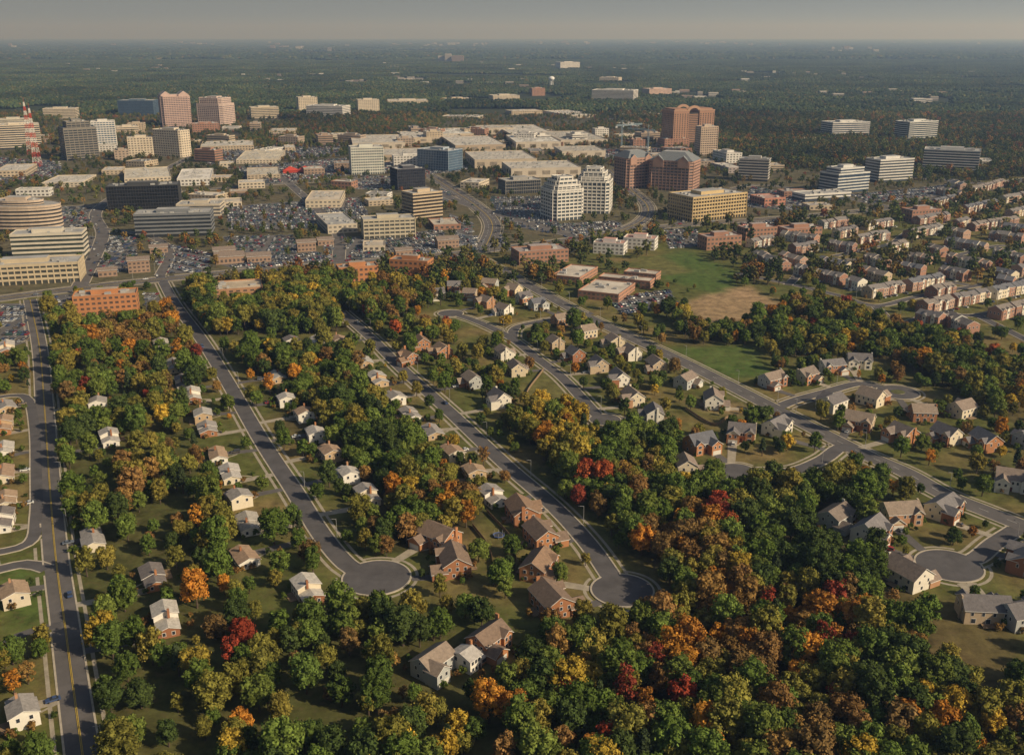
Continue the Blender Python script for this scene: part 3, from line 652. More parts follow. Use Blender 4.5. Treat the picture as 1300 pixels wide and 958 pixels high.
def crane(px,py,top,jl,yaw):
    x,y=G(px,py); H=(py-top)*mpp(py); mb=MB(); s=1.2
    def truss(A,B,s,n,up=Vector((0,0,1))):
        A=Vector(A);B=Vector(B); d=(B-A).normalized(); e=d.cross(up).normalized() if abs(d.dot(up))<.9 else Vector((1,0,0)); f=d.cross(e)
        co=[e*s+f*s,e*s-f*s,-e*s-f*s,-e*s+f*s]
        for j in range(4):
            mb.beam(A+co[j],B+co[j],.25,YELP)
            for i in range(n):
                p=A.lerp(B,i/n);q=A.lerp(B,(i+1)/n); mb.beam(p+co[j],q+co[(j+1)%4],.14,YELP)
    truss((0,0,0),(0,0,H),s,14); truss((0,0,H),(jl,0,H+1),1,14); truss((0,0,H),(-jl*.3,0,H),1,4)
    mb.box(-jl*.3-2,-jl*.3+2,-1.2,1.2,H-4,H-1,HVAC,bottom=True); mb.beam((0,0,H),(0,0,H+9),.5,YELP); mb.beam((0,0,H+9),(jl*.8,0,H+1),.12,YELP); mb.beam((0,0,H+9),(-jl*.3,0,H),.12,YELP); mb.box(.8,2.6,-1,1,H-3,H-.6,TRIM,bottom=True)
    mb.obj('tower_crane',(x,y,0),yaw)
crane(789,190,160,45,.5); crane(822,196,166,40,2.6)
x,y=G(700,112); mb=MB(); WT=nmat('tank_paint',(.7,.7,.7),.5,.05,.1)
for k in range(6):
    a=k*math.pi/3; mb.beam((9*math.cos(a),9*math.sin(a),0),(7*math.cos(a),7*math.sin(a),30),.8,WT,6)
pr=[(2,28),(9,31),(12,35),(12,39),(9,43),(3,45.5)]
for i in range(5): mb.beam((0,0,pr[i][1]),(0,0,pr[i+1][1]),pr[i][0],WT,20,r2=pr[i+1][0])
mb.beam((0,0,0),(0,0,30),1.5,WT,8); mb.obj('water_tower',(x,y,0))
x,y=G(378,219); mb=MB(); mb.prism(footprint('rect',44,18),0,4,REDP)
for a in(-11,11):
    b=[(a-11.5,-10,4),(a+11.5,-10,4),(a+11.5,10,4),(a-11.5,10,4)]
    for i in range(4): mb.face([b[i],b[(i+1)%4],(a,0,10)],REDP)
mb.obj('red_tent',(x,y,0),.2)
for p in [[(285,262),(455,250),(470,276),(395,290),(290,292)],[(112,300),(172,300),(176,340),(120,352)],[(190,305),(268,322),(262,345),(205,348)],[(280,300),(372,298),(380,332),(345,338),(300,318)],[(402,300),(456,300),(500,330),(420,332)],[(0,385),(34,385),(40,432),(0,445)],[(60,376),(96,372),(100,402),(66,404)],
 [(560,232),(590,245),(560,262)],[(620,250),(690,250),(720,300),(640,285)],[(770,380),(850,368),(860,385),(790,400)],[(840,292),(885,290),(890,312),(850,316)],[(450,222),(500,225),(495,243),(450,240)],[(300,212),(440,200),(445,222),(320,238)],[(20,262),(130,262),(120,290),(85,292)],[(245,195),(430,176),(430,198),(260,210)],[(930,282),(985,278),(990,290),(930,296)],[(955,236),(1035,250),(1010,268),(940,262)],[(1080,248),(1180,238),(1230,228),(1200,246),(1110,258)],[(585,300),(640,296),(650,318),(600,322)],[(0,200),(75,205),(80,222),(0,238)],[(420,208),(560,196),(600,216),(520,224)],[(760,190),(842,188),(842,198),(770,202)],[(680,286),(780,280),(800,290),(720,302)],[(182,372),(200,372),(208,392),(186,396)],[(570,270),(600,282),(600,312),(580,312)],
 [(280,336),(400,318),(425,332),(300,342)],[(455,306),(560,290),(575,318),(500,328)]]:
    lot(p,R.uniform(.7,.95))
COMM=[(-200,400),(-200,185),(0,165),(150,140),(300,146),(440,160),(560,150),(700,145),(780,150),(850,180),(960,205),(1130,232),(1240,228),(1240,240),(1130,262),(860,285),(700,330),(620,318),(480,345),(0,378)]
def free(x,y,w,d,a,pad=8):
    ca,sa=math.cos(a),math.sin(a)
    for i in range(-2,3):
        for j in range(-2,3):
            p,q=(w/2+pad)*i/2,(d/2+pad)*j/2; X_,Y_=x+p*ca-q*sa,y+p*sa+q*ca
            if look(road_m,X_,Y_) or look(BLD,X_,Y_): return False
    return True
nf=0
for _ in range(2600):
    y=R.uniform(800,2250); x=R.uniform(-.6*y,.5*y); px,py=PX(x,y)
    if not inp1(px,py,COMM): continue
    w=R.uniform(22,60); d=R.uniform(18,38); a=math.radians(R.choice([14,20,-18,100]))+R.uniform(-.1,.1)
    if y<1250 and R.random()<.5: continue
    if free(x,y,w,d,a):
        h=R.choice([5,6,7,8,12] if y<1500 else [6,8,10,16,20])
        office('commercial_building','solid' if R.random()<.6 else 'band',0,50,300,280,wall=R.choice([CREAM,BEI,BRK,(.36,.28,.21),(.30,.21,.15),WHT]),glass=(.09,.08,.07),roof=R.choice([MR,(.36,.32,.28),(.26,.24,.22),(.44,.38,.30),(.20,.19,.18)]),world=(x,y,w,d,h,a),pent=h>10); nf+=1
        if nf>=85: break
CARS=[c for c in CARS if not look(BLD,c[0],c[1])]
for r in ROADS:
    p=r['p']; n=len(p)
    t=np.gradient(p,axis=0)
    for k in range(0,n-1):
        pr_={'main_road':.22,'boulevard':.2,'freeway':.35,'collector_road':.05,'two_lane_road':.008}.get(r['name'],.012)
        if R.random()<pr_:
            a=math.atan2(t[k][1],t[k][0]); s=R.choice([-1,1]); o=s*(r['w']*.25 if r['w']>9.2 else r['w']/2-1.4)
            CARS.append((p[k][0]-math.sin(a)*o,p[k][1]+math.cos(a)*o,.22,a+(0 if s<0 else math.pi)))
for (x,y,z,a) in CARS:
    me=R.choice(CM); place('minivan' if me is CM[2] else 'parked_car',me,(x,y,z),a,col=R.choice(CCOL))
mb=MB(); mb.beam((0,0,0),(0,0,8.5),.12,HVAC,6,.07); mb.beam((0,0,8.4),(2.2,0,8.9),.06,HVAC,5); mb.box(1.9,2.7,-.16,.16,8.8,8.95,DARKM,bottom=True); lampm=mb.mesh('street_lamp')
for r in ROADS:
    if r['name'] in('freeway','driveway_road'): continue
    p=r['p']; t=np.gradient(p,axis=0); st=max(1,int(55/np.linalg.norm(t[1])))
    for k in range(2,len(p),st):
        if p[k][1]>1300: continue
        a=math.atan2(t[k][1],t[k][0]); o=r['w']/2+1.2; x,y=p[k][0]-math.sin(a)*o,p[k][1]+math.cos(a)*o
        if not look(road_m,x,y): place('street_lamp',lampm,(x,y,0),a-math.pi/2)
for pl in [[(600,668),(622,700),(628,745)],[(618,650),(652,690),(655,730)],[(690,470),(668,505),(700,520)],[(870,520),(905,540),(925,530)]]:
    w_=smooth([G(*q) for q in pl],2.4); mb=MB()
    for k in range(len(w_)-1):
        a,b=w_[k],w_[k+1]; d=(b-a)/np.linalg.norm(b-a); nn_=np.array([-d[1],d[0]])*.04
        mb.prism([tuple(a-nn_),tuple(b-nn_),tuple(b+nn_),tuple(a+nn_)],.1,1.7,WOODF); mb.box(a[0]-.07,a[0]+.07,a[1]-.07,a[1]+.07,0,1.9,WOODF)
    mb.obj('wooden_fence')
x,y=G(633,681); mb=MB()
mb.prism([(2.2*math.cos(i*.3927),2.2*math.sin(i*.3927)) for i in range(16)],.8,.86,DARKM); 
for i in range(8):
    a=i*math.pi/4; b=a+math.pi/4; mb.beam((2.3*math.cos(a),2.3*math.sin(a),0),(2.3*math.cos(a),2.3*math.sin(a),2.4),.06,HVAC); mb.beam((2.4*math.cos(a),2.4*math.sin(a),.85),(2.4*math.cos(b),2.4*math.sin(b),.85),.16,nmat('blue_pad',(.05,.1,.3),.6,.1,1))
mb.obj('trampoline',(x,y,0)); disc(keep_m,x,y,5)

# ---------------------------------------------------------------- ground sheet
def axis(lo,hi,step,far):
    a=list(np.arange(lo,hi+.1,step)); s=step; v=hi
    while v<far: s*=1.25; v+=s; a.append(v)
    s=step; v=lo; pre=[]
    while v>-far: s*=1.25; v-=s; pre.append(v)
    return np.array(pre[::-1]+a)
xs=axis(-900,1000,5,90000); ys=axis(100,1700,5,90000)
X,Y=np.meshgrid(xs,ys,indexing='ij'); nx,ny=X.shape
C=np.zeros((nx,ny,3)); 
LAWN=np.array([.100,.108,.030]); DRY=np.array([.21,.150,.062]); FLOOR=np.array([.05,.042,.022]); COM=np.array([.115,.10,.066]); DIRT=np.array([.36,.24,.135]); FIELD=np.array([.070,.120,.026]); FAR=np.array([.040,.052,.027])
def vnoise(X,Y,sc,seed):
    rs=np.random.RandomState(seed); T=rs.rand(64,64); u=X/sc; v=Y/sc; i=np.floor(u).astype(int); j=np.floor(v).astype(int); fu=u-i; fv=v-j; fu=fu*fu*(3-2*fu); fv=fv*fv*(3-2*fv)
    g=lambda a,b:T[a%64,b%64]
    return (g(i,j)*(1-fu)+g(i+1,j)*fu)*(1-fv)+(g(i,j+1)*(1-fu)+g(i+1,j+1)*fu)*fv
nz=.6*vnoise(X,Y,22,1)+.4*vnoise(X,Y,9,2)
C[:]=LAWN+(DRY-LAWN)*np.clip((nz-.46)*2.8,0,1)[...,None]
C[Y>1900]=FAR
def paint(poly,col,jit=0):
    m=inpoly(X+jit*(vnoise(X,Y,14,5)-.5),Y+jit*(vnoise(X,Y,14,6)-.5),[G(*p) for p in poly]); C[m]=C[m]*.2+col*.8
paint(COMM,COM,8)
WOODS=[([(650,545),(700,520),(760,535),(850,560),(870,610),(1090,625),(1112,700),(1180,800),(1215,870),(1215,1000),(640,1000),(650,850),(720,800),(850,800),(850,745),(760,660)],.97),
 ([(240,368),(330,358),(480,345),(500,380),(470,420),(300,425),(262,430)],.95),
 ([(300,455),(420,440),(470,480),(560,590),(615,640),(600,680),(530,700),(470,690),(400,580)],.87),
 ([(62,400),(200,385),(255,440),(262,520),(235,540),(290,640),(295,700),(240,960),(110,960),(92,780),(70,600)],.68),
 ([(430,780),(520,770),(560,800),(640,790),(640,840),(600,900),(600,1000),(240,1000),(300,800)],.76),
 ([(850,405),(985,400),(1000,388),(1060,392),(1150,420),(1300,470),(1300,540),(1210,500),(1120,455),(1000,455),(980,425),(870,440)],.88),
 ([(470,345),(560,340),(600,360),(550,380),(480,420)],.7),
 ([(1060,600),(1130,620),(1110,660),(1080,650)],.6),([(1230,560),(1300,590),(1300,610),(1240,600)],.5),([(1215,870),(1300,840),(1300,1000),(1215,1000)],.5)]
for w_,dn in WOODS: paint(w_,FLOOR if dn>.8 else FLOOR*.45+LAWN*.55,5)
paint([(812,328),(872,318),(940,348),(925,378),(868,362),(830,350)],FIELD); paint([(800,330),(840,325),(880,345),(840,350)],DRY*.6+FIELD*.4)
paint([(868,386),(900,374),(958,368),(995,390),(950,408),(890,410)],DIRT,6); paint([(920,366),(955,362),(962,378),(930,380)],DIRT)
paint([(850,442),(960,438),(978,478),(905,478)],FIELD); paint([(960,398),(1010,398),(1000,420),(950,418)],FIELD)
paint([(652,488),(700,478),(728,500),(730,520),(680,522)],DRY*.6+FIELD*.4); paint([(325,632),(352,625),(378,668),(340,680)],DRY)
paint([(1170,770),(1240,760),(1300,800),(1300,1000),(1190,1000)],DRY*.5+FLOOR*.5,4); paint([(1150,668),(1200,672),(1245,662),(1250,690),(1180,692)],DRY*.8)  # corner lawn mixed darker: the shade there is put into its colour
paint([(960,490),(1030,500),(1100,490),(1160,505),(1100,520),(1010,525)],DRY,4); paint([(880,508),(940,510),(950,525),(890,525)],DIRT*.8,3)
paint([(1120,700),(1170,740),(1190,800),(1160,800)],DRY*.7); paint([(700,640),(860,745),(880,770),(840,775)],DRY*.6+LAWN*.4)
paint([(0,715),(50,722),(60,790),(0,810)],FIELD); paint([(790,170),(850,168),(850,195),(795,198)],DIRT*.8)
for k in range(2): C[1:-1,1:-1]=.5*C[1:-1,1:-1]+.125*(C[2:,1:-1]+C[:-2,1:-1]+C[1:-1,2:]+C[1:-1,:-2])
me=bpy.data.meshes.new('ground'); V=np.stack([X.ravel(),Y.ravel(),np.zeros(nx*ny)],1)
I=np.arange(nx*ny).reshape(nx,ny); F=np.stack([I[:-1,:-1],I[1:,:-1],I[1:,1:],I[:-1,1:]],-1).reshape(-1,4)
me.vertices.add(len(V)); me.vertices.foreach_set('co',V.ravel()); me.loops.add(F.size); me.loops.foreach_set('vertex_index',F.ravel()); me.polygons.add(len(F)); me.polygons.foreach_set('loop_start',np.arange(0,F.size,4)); me.update(calc_edges=True)
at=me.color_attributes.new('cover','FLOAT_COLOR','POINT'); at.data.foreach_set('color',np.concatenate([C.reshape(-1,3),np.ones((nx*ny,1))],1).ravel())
gm=bpy.data.materials.new('ground_cover'); gm.use_nodes=True; nt=gm.node_tree; b=nt.nodes['Principled BSDF']; b.inputs['Roughness'].default_value=1; b.inputs['Specular IOR Level'].default_value=.05
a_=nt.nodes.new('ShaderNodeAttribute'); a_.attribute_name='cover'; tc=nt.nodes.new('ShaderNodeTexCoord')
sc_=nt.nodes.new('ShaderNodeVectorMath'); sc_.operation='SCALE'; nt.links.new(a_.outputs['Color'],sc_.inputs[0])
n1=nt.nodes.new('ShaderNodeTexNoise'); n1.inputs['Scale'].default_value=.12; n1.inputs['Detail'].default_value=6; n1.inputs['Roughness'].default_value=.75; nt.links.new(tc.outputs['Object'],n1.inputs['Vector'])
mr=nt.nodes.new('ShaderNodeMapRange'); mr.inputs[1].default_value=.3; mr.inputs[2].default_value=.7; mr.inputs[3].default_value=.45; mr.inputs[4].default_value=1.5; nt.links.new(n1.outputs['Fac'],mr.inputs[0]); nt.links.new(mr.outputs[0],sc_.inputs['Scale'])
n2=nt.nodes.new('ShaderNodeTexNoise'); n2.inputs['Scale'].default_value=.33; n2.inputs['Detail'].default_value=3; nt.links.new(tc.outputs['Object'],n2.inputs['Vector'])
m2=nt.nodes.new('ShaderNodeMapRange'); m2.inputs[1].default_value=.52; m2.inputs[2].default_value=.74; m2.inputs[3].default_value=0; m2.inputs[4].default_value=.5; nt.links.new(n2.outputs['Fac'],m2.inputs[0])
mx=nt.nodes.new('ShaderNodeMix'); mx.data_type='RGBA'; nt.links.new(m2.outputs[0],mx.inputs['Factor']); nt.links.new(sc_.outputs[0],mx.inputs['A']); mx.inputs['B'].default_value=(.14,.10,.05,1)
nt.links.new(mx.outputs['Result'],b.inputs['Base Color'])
me.materials.append(gm); g=bpy.data.objects.new('ground',me); SC.collection.objects.link(g)

# ---------------------------------------------------------------- trees
def ico(sub):
    import bmesh
    bm=bmesh.new(); bmesh.ops.create_icosphere(bm,subdivisions=sub,radius=1); v=np.array([q.co[:] for q in bm.verts]); f=[tuple(x.index for x in q.verts) for q in bm.faces]; bm.free(); return v,f
IV1,IF1=ico(1); IV2,IF2=ico(2)
def leafquads(C_,N_,S_,rs):
    n=len(C_); r=rs.normal(size=(n,3)); t=np.cross(N_,r); t/=np.linalg.norm(t,axis=1)[:,None]+1e-9; b_=np.cross(N_,t); s=S_[:,None]
    return np.stack([C_-t*s-b_*s*.7,C_+t*s-b_*s*.5,C_+t*s*.8+b_*s*.8,C_-t*s*.9+b_*s*.6],1)
def treemesh(name,seed,h,r,ncl,nleaf,ls,leafm,form='round',core=True,tr=True):
    rs=np.random.RandomState(seed); mb=MB(); cz=h*.60; rz=h*.40
    cl=[]
    for i in range(ncl):
        a=i*2.399+rs.uniform(-.4,.4); u=(i+.5)/ncl
        zz=cz+rz*(.95-1.7*u)*rs.uniform(.85,1.05)
        prof=math.sqrt(max(0.05,1-((zz-cz)/rz)**2))
        if form=='cone': prof=max(.08,(h-zz)/(h*.85))
        rad=r*prof*rs.uniform(.45,.8); cr=r*rs.uniform(.24,.42)*(1 if form!='cone' else .7)
        cl.append((np.array([math.cos(a)*rad,math.sin(a)*rad,zz]),cr))
    cl.append((np.array([0,0,cz]),r*.5))
    if tr:
        lean=rs.uniform(-.3,.3,2); fork=(lean[0]*.5,lean[1]*.5,h*.38)
        mb.beam((0,0,-.2),fork,.035*h*.8,BARK,7,.022*h); mb.beam(fork,(lean[0],lean[1],h*.8),.022*h,BARK,6,.04)
        for c,cr in cl[::2]:
            z=min(c[2]-.5,h*rs.uniform(.3,.5)); mb.beam((lean[0]*z/h,lean[1]*z/h,z),c,.011*h,BARK,4,.03)
    for c,cr in cl:
        if core:  # inner blob added to block light through the leaf clump
            k=len(mb.v); v=IV1*cr*.74*(1+.25*rs.uniform(-1,1,(len(IV1),1)))*np.array([1,1,.8])+c
            mb.v+=[tuple(q) for q in v]; i=mb.mi(leafm)
            for f in IF1: mb.f.append(tuple(k+a for a in f)); mb.m.append(i)
        N=rs.normal(size=(nleaf,3)); N[:,2]+=.25; N/=np.linalg.norm(N,axis=1)[:,None]
        P=c+N*cr*rs.uniform(.72,1.2,(nleaf,1))*np.array([1,1,.85]); Nn=N+rs.normal(scale=.45,size=(nleaf,3)); Nn/=np.linalg.norm(Nn,axis=1)[:,None]
        Q=leafquads(P,Nn,rs.uniform(.6,1.2,nleaf)*ls,rs); k=len(mb.v); mb.v+=[tuple(q) for q in Q.reshape(-1,3)]; i=mb.mi(leafm)
        for a in range(nleaf): mb.f.append((k+4*a,k+4*a+1,k+4*a+2,k+4*a+3)); mb.m.append(i)
    return mb.mesh(name)
TM=[]
for s,(h,r,n,nl,form) in enumerate([(14,6,26,72,'round'),(15,5.4,24,72,'round'),(13,6.4,28,68,'round'),(16,6.2,28,72,'round'),(12,4.8,18,72,'round'),(14,5,20,68,'round'),(17,6.6,30,72,'round'),(11,5.2,18,68,'round')]):
    TM.append((treemesh('deciduous_tree',s+10,h,r,n,nl,.38,LEAF,form),h,r))
TS=[(treemesh('thin_tree',s+40,13+s,4,14,60,.36,LEAF,'round',core=False),13+s,4) for s in range(3)]
TC=[(treemesh('pine_tree',s+60,14,3.4,26,60,.36,LEAF,'cone'),14,3.4) for s in range(2)]
TB=[(treemesh('shrub',s+70,2.4,1.4,7,40,.18,LEAF,'round',tr=False),2.4,1.4) for s in range(2)]
PAL=dict(g=[(.082,.118,.022),(.098,.132,.026),(.070,.100,.021),(.112,.138,.028)],d=[(.046,.066,.018),(.056,.076,.021)],o=[(.165,.150,.030),(.19,.155,.032),(.14,.130,.028)],
 y=[(.38,.25,.035),(.32,.22,.032),(.28,.21,.036)],n=[(.36,.15,.025),(.30,.130,.025),(.40,.18,.028)],r=[(.24,.045,.022),(.20,.045,.025),(.28,.07,.024)],b=[(.20,.112,.038),(.16,.10,.036),(.23,.135,.040)])
BASEW=dict(g=.42,d=.13,o=.25,y=.045,n=.04,r=.015,b=.10)
SPOTS=[(715,560,60,dict(y=.45,o=.35,g=.15,n=.05)),(800,560,60,dict(g=.7,d=.2,o=.1)),(850,545,16,dict(n=1)),(890,690,52,dict(n=.28,b=.3,o=.27,r=.05,g=.1)),(970,650,85,dict(g=.65,d=.2,o=.15)),(840,690,30,dict(b=.4,y=.25,n=.1,o=.25)),(740,620,12,dict(r=1)),(1070,720,70,dict(g=.7,d=.25,o=.05)),
 (900,800,60,dict(n=.26,b=.3,r=.06,o=.28,g=.1)),(1040,800,80,dict(n=.24,r=.07,b=.22,o=.28,g=.19)),(1170,810,60,dict(o=.4,g=.35,b=.25)),(750,830,80,dict(o=.35,g=.4,y=.1,b=.15)),(950,900,150,dict(n=.12,r=.03,b=.2,o=.32,g=.33)),(160,440,70,dict(b=.32,n=.12,o=.28,g=.28)),(290,828,26,dict(r=1)),(170,620,110,dict(g=.42,o=.3,b=.2,d=.08)),(290,540,24,dict(n=.4,b=.4,o=.2)),(580,640,45,dict(b=.35,n=.12,o=.28,g=.25)),(360,380,110,dict(g=.43,o=.40,d=.08,y=.09)),(560,455,12,dict(n=1)),(450,560,100,dict(g=.52,d=.2,o=.22,b=.06)),(560,790,90,dict(g=.5,d=.25,o=.25)),(170,680,40,dict(g=.8,o=.2)),(200,400,20,dict(r=.5,n=.5)),(380,830,120,dict(g=.5,d=.15,o=.25,b=.1))]
def pick(px,py):
    w=dict(BASEW)
    for sx,sy,sr,sw in SPOTS:
        if math.hypot(px-sx,(py-sy)*1.3)<sr*R.uniform(.8,1.15): w=sw; break
    k=R.random()*sum(w.values())
    for a,b_ in w.items():
        k-=b_
        if k<=0: return a,R.choice(PAL[a])
    return 'g',PAL['g'][0]
CLEAR=[[(812,328),(872,318),(940,348),(925,378),(868,362),(800,345)],[(865,388),(900,372),(955,362),(998,390),(950,410),(890,412)],[(850,442),(960,438),(978,478),(905,478)],[(652,488),(700,478),(728,500),(730,520),(680,522)],[(325,632),(352,625),(378,668),(340,680)],[(1170,770),(1240,760),(1330,800),(1330,860),(1235,870),(1200,850)],[(0,715),(50,722),(60,790),(0,810)],[(1120,700),(1160,740),(1175,790),(1140,790)],[(960,490),(1030,500),(1100,490),(1160,505),(1100,520),(1010,525)],[(700,655),(850,745),(870,770),(840,775)],[(880,508),(940,510),(950,525),(890,525)]]
for c in CLEAR[:3]: pm(keep_m,[G(*q) for q in c])
cand=[]
yy=205.0
step=6.9
while yy<830:
    a=np.arange(-.60*yy-70,.60*yy+70,step); cand.append(np.stack([a,np.full(len(a),yy)],1)); yy+=step
Pc=np.concatenate(cand); Pc+=NR.uniform(-3,3,Pc.shape)
cl_=vnoise(Pc[:,0]+3000,Pc[:,1],28,9)
dd_=Pc[:,1]*CT+CH*ST; U=650+FX*Pc[:,0]/dd_; Vv=479-FX*(Pc[:,1]*ST-CH*CT)/dd_
dn_=np.full(len(Pc),.38); dn_[inpoly(U,Vv,COMM)]=.2
for w_,d_ in WOODS: dn_[inpoly(U,Vv,w_)]=d_
dn_[(U>930)&(Vv>290)&(Vv<430)&(dn_<.5)]=.18
dn_=np.where(Vv>880,np.maximum(dn_,.6),dn_)
dn_=np.where(dn_<.6,dn_*(.3+1.4*cl_),np.where(dn_<.8,dn_*(.45+1.1*cl_),dn_))
for c in CLEAR: dn_[inpoly(U,Vv,c)]=0
ntree=0; tcm=[t[0] for t in TC]
for (x,y),dn,px,py in zip(Pc.tolist(),dn_.tolist(),U.tolist(),Vv.tolist()):
    if R.random()>dn: continue
    cat,col=pick(px,py)
    s=R.uniform(.55,1.05) if dn<.9 else R.uniform(.66,1.1)
    if cat in('n','b','r') and R.random()<.3: me_,h,r=R.choice(TS)
    elif R.random()<.03: me_,h,r=R.choice(TC); col=(.045,.06,.025)
    else: me_,h,r=R.choice(TM)
    if dn<.5: s*=.74
    h*=s; r*=s
    if look(lot_m,x,y) or look(keep_m,x,y): continue
    if any(look(road_m,x+a*r*.8,y+b_*r*.8) for a,b_ in((1,0),(-1,0),(0,1),(0,-1),(0,0))): continue
    dep=CH/math.hypot(x,y); Ls=h*.85/dep; dd=math.hypot(x,y); bad=False
    for f in(.3,.55,.85):
        qx,qy=x+x/dd*Ls*f,y+y/dd*Ls*f
        if look(keep_m,qx,qy) and R.random()<.78: bad=True
        if look(road_m,qx,qy) and R.random()<.82: bad=True
    if bad:
        if R.random()<.5: continue
        s*=.48
    f=R.uniform(.8,1.25); col=tuple(c*f for c in col)
    nm='pine_tree' if me_ in tcm else ('maple_tree' if cat in('n','r','y') else 'oak_tree')
    place(nm,me_,(x,y,0),R.uniform(0,6.28),(s*R.uniform(.9,1.1),s*R.uniform(.9,1.1),s*R.uniform(.9,1.1)),col); ntree+=1
for (x,y) in HOUSES:
    for _ in range(6):
        a=R.uniform(0,6.28); d_=R.uniform(8,10.5); sx,sy=x+d_*math.cos(a),y+d_*math.sin(a)
        if not look(road_m,sx,sy): place('shrub',R.choice(TB)[0],(sx,sy,0),R.uniform(0,6),(R.uniform(.7,1.4),)*3,R.choice(PAL['g']+PAL['d']+PAL['b']))
print('near trees',ntree,'cars',len(CARS),'filler',nf)

def gn_instancer(name,pts,rot,scl,idx,objs):
    col=bpy.data.collections.new(name+'_parts')
    for i,o in enumerate(objs): col.objects.link(o)
    me=bpy.data.meshes.new(name); me.vertices.add(len(pts)); me.vertices.foreach_set('co',np.asarray(pts,np.float32).ravel())
    for nm,tp,key,arr in(('rz','FLOAT','value',rot),('sc','FLOAT_VECTOR','vector',scl),('ix','INT','value',idx)):
        a=me.attributes.new(nm,tp,'POINT'); a.data.foreach_set(key,np.asarray(arr).ravel())
    o=bpy.data.objects.new(name,me); SC.collection.objects.link(o)
    ng=bpy.data.node_groups.new(name,'GeometryNodeTree'); ng.interface.new_socket('Geometry',in_out='INPUT',socket_type='NodeSocketGeometry'); ng.interface.new_socket('Geometry',in_out='OUTPUT',socket_type='NodeSocketGeometry')
    N=ng.nodes.new; gi=N('NodeGroupInput'); go=N('NodeGroupOutput'); iop=N('GeometryNodeInstanceOnPoints'); ci=N('GeometryNodeCollectionInfo'); ci.inputs['Collection'].default_value=col; ci.inputs['Separate Children'].default_value=True; ci.inputs['Reset Children'].default_value=True
    def attr(nm,tp):
        a=N('GeometryNodeInputNamedAttribute'); a.data_type=tp; a.inputs['Name'].default_value=nm; return [q for q in a.outputs if q.enabled and q.name=='Attribute'][0]
    cx=N('ShaderNodeCombineXYZ'); ng.links.new(attr('rz','FLOAT'),cx.inputs['Z'])
    ng.links.new(gi.outputs[0],iop.inputs['Points']); ng.links.new(ci.outputs[0],iop.inputs['Instance']); iop.inputs['Pick Instance'].default_value=True
    ng.links.new(attr('ix','INT'),iop.inputs['Instance Index']); ng.links.new(cx.outputs[0],iop.inputs['Rotation']); ng.links.new(attr('sc','FLOAT_VECTOR'),iop.inputs['Scale'])
    ng.links.new(iop.outputs[0],go.inputs[0])
    m=o.modifiers.new('instances','NODES'); m.node_group=ng
    return o
mids=[bpy.data.objects.new('distant_tree_%d'%i,treemesh('distant_tree',90+i,12+i,5.2,9,14,.85,LEAFI,'round')) for i in range(5)]
st=8.6
FY=2700
ys_=np.arange(826,FY,st)
P=[]
for y0 in ys_:
    w_=.6*y0+80; a=np.arange(-w_,w_,st); P.append(np.stack([a,np.full(len(a),y0)],1))
P=np.concatenate(P); P+=NR.uniform(-3.4,3.4,P.shape)
d_=P[:,1]*CT+CH*ST; PXs=650+FX*P[:,0]/d_; PYs=479-FX*(P[:,1]*ST-CH*CT)/d_
cl=vnoise(P[:,0]+5000,P[:,1],45,11); cl2=vnoise(P[:,0]+5000,P[:,1],130,12)
dens=np.full(len(P),.94); dens[(cl2>.72)&(P[:,1]<2700)]=.4
inC=inpoly(PXs,PYs,COMM); dens[inC]=np.where(cl[inC]>.52,.62,.15)
rt=inpoly(PXs,PYs,[(930,290),(1000,272),(1130,262),(1230,238),(1400,215),(1400,345),(900,345)]); dens[rt]=np.where(cl[rt]>.6,.55,.2)
rt=inpoly(PXs,PYs,[(640,330),(700,325),(860,288),(940,290),(930,350),(640,350)]); dens[rt]=.3
rt=inpoly(PXs,PYs,[(330,175),(420,160),(560,150),(560,165),(440,172)]); dens[rt]=.8
rt=inpoly(PXs,PYs,[(300,168),(460,150),(480,165),(420,178),(320,192)]); dens[rt]=.7
for c in CLEAR: dens[inpoly(PXs,PYs,c)]=0
ii=((P[:,0]-MX0)/RES).astype(int); jj=((P[:,1]-MY0)/RES).astype(int); ok=(ii>=2)&(ii<NX-2)&(jj>=2)&(jj<NY-2)
blk=np.zeros(len(P),bool); M=road_m|lot_m
for di in(-1,0,1):
    for dj in(-1,0,1): blk[ok]|=M[ii[ok]+di,jj[ok]+dj]
for f in(12,24):
    j2=np.clip(jj+int(f/RES),0,NY-1); b2=np.zeros(len(P),bool); b2[ok]=keep_m[ii[ok],j2[ok]]; dens[b2]*=.4
sel=(NR.rand(len(P))<dens)&(~blk)
lt=np.zeros(len(P),bool); lt[ok]=lot_m[ii[ok],jj[ok]]&~BLD[ii[ok],jj[ok]]&~road_m[ii[ok],jj[ok]]&~keep_m[ii[ok],jj[ok]]
sel|=lt&(NR.rand(len(P))<.045)
Q=P[sel]; n=len(Q); s=NR.uniform(.6,1.1,n)*np.where(inC[sel],.70,1.0)
gn_instancer('distant_trees',np.concatenate([Q,np.zeros((n,1))],1),NR.uniform(0,6.28,n).astype(np.float32),np.stack([s,s,s*NR.uniform(.85,1.1,n)],1).astype(np.float32),NR.randint(0,5,n).astype(np.int32),mids)
print('mid trees',n)
TCOL=[(.034,.050,.022),(.042,.060,.024),(.058,.072,.026),(.085,.082,.030),(.12,.09,.034),(.15,.095,.034)]
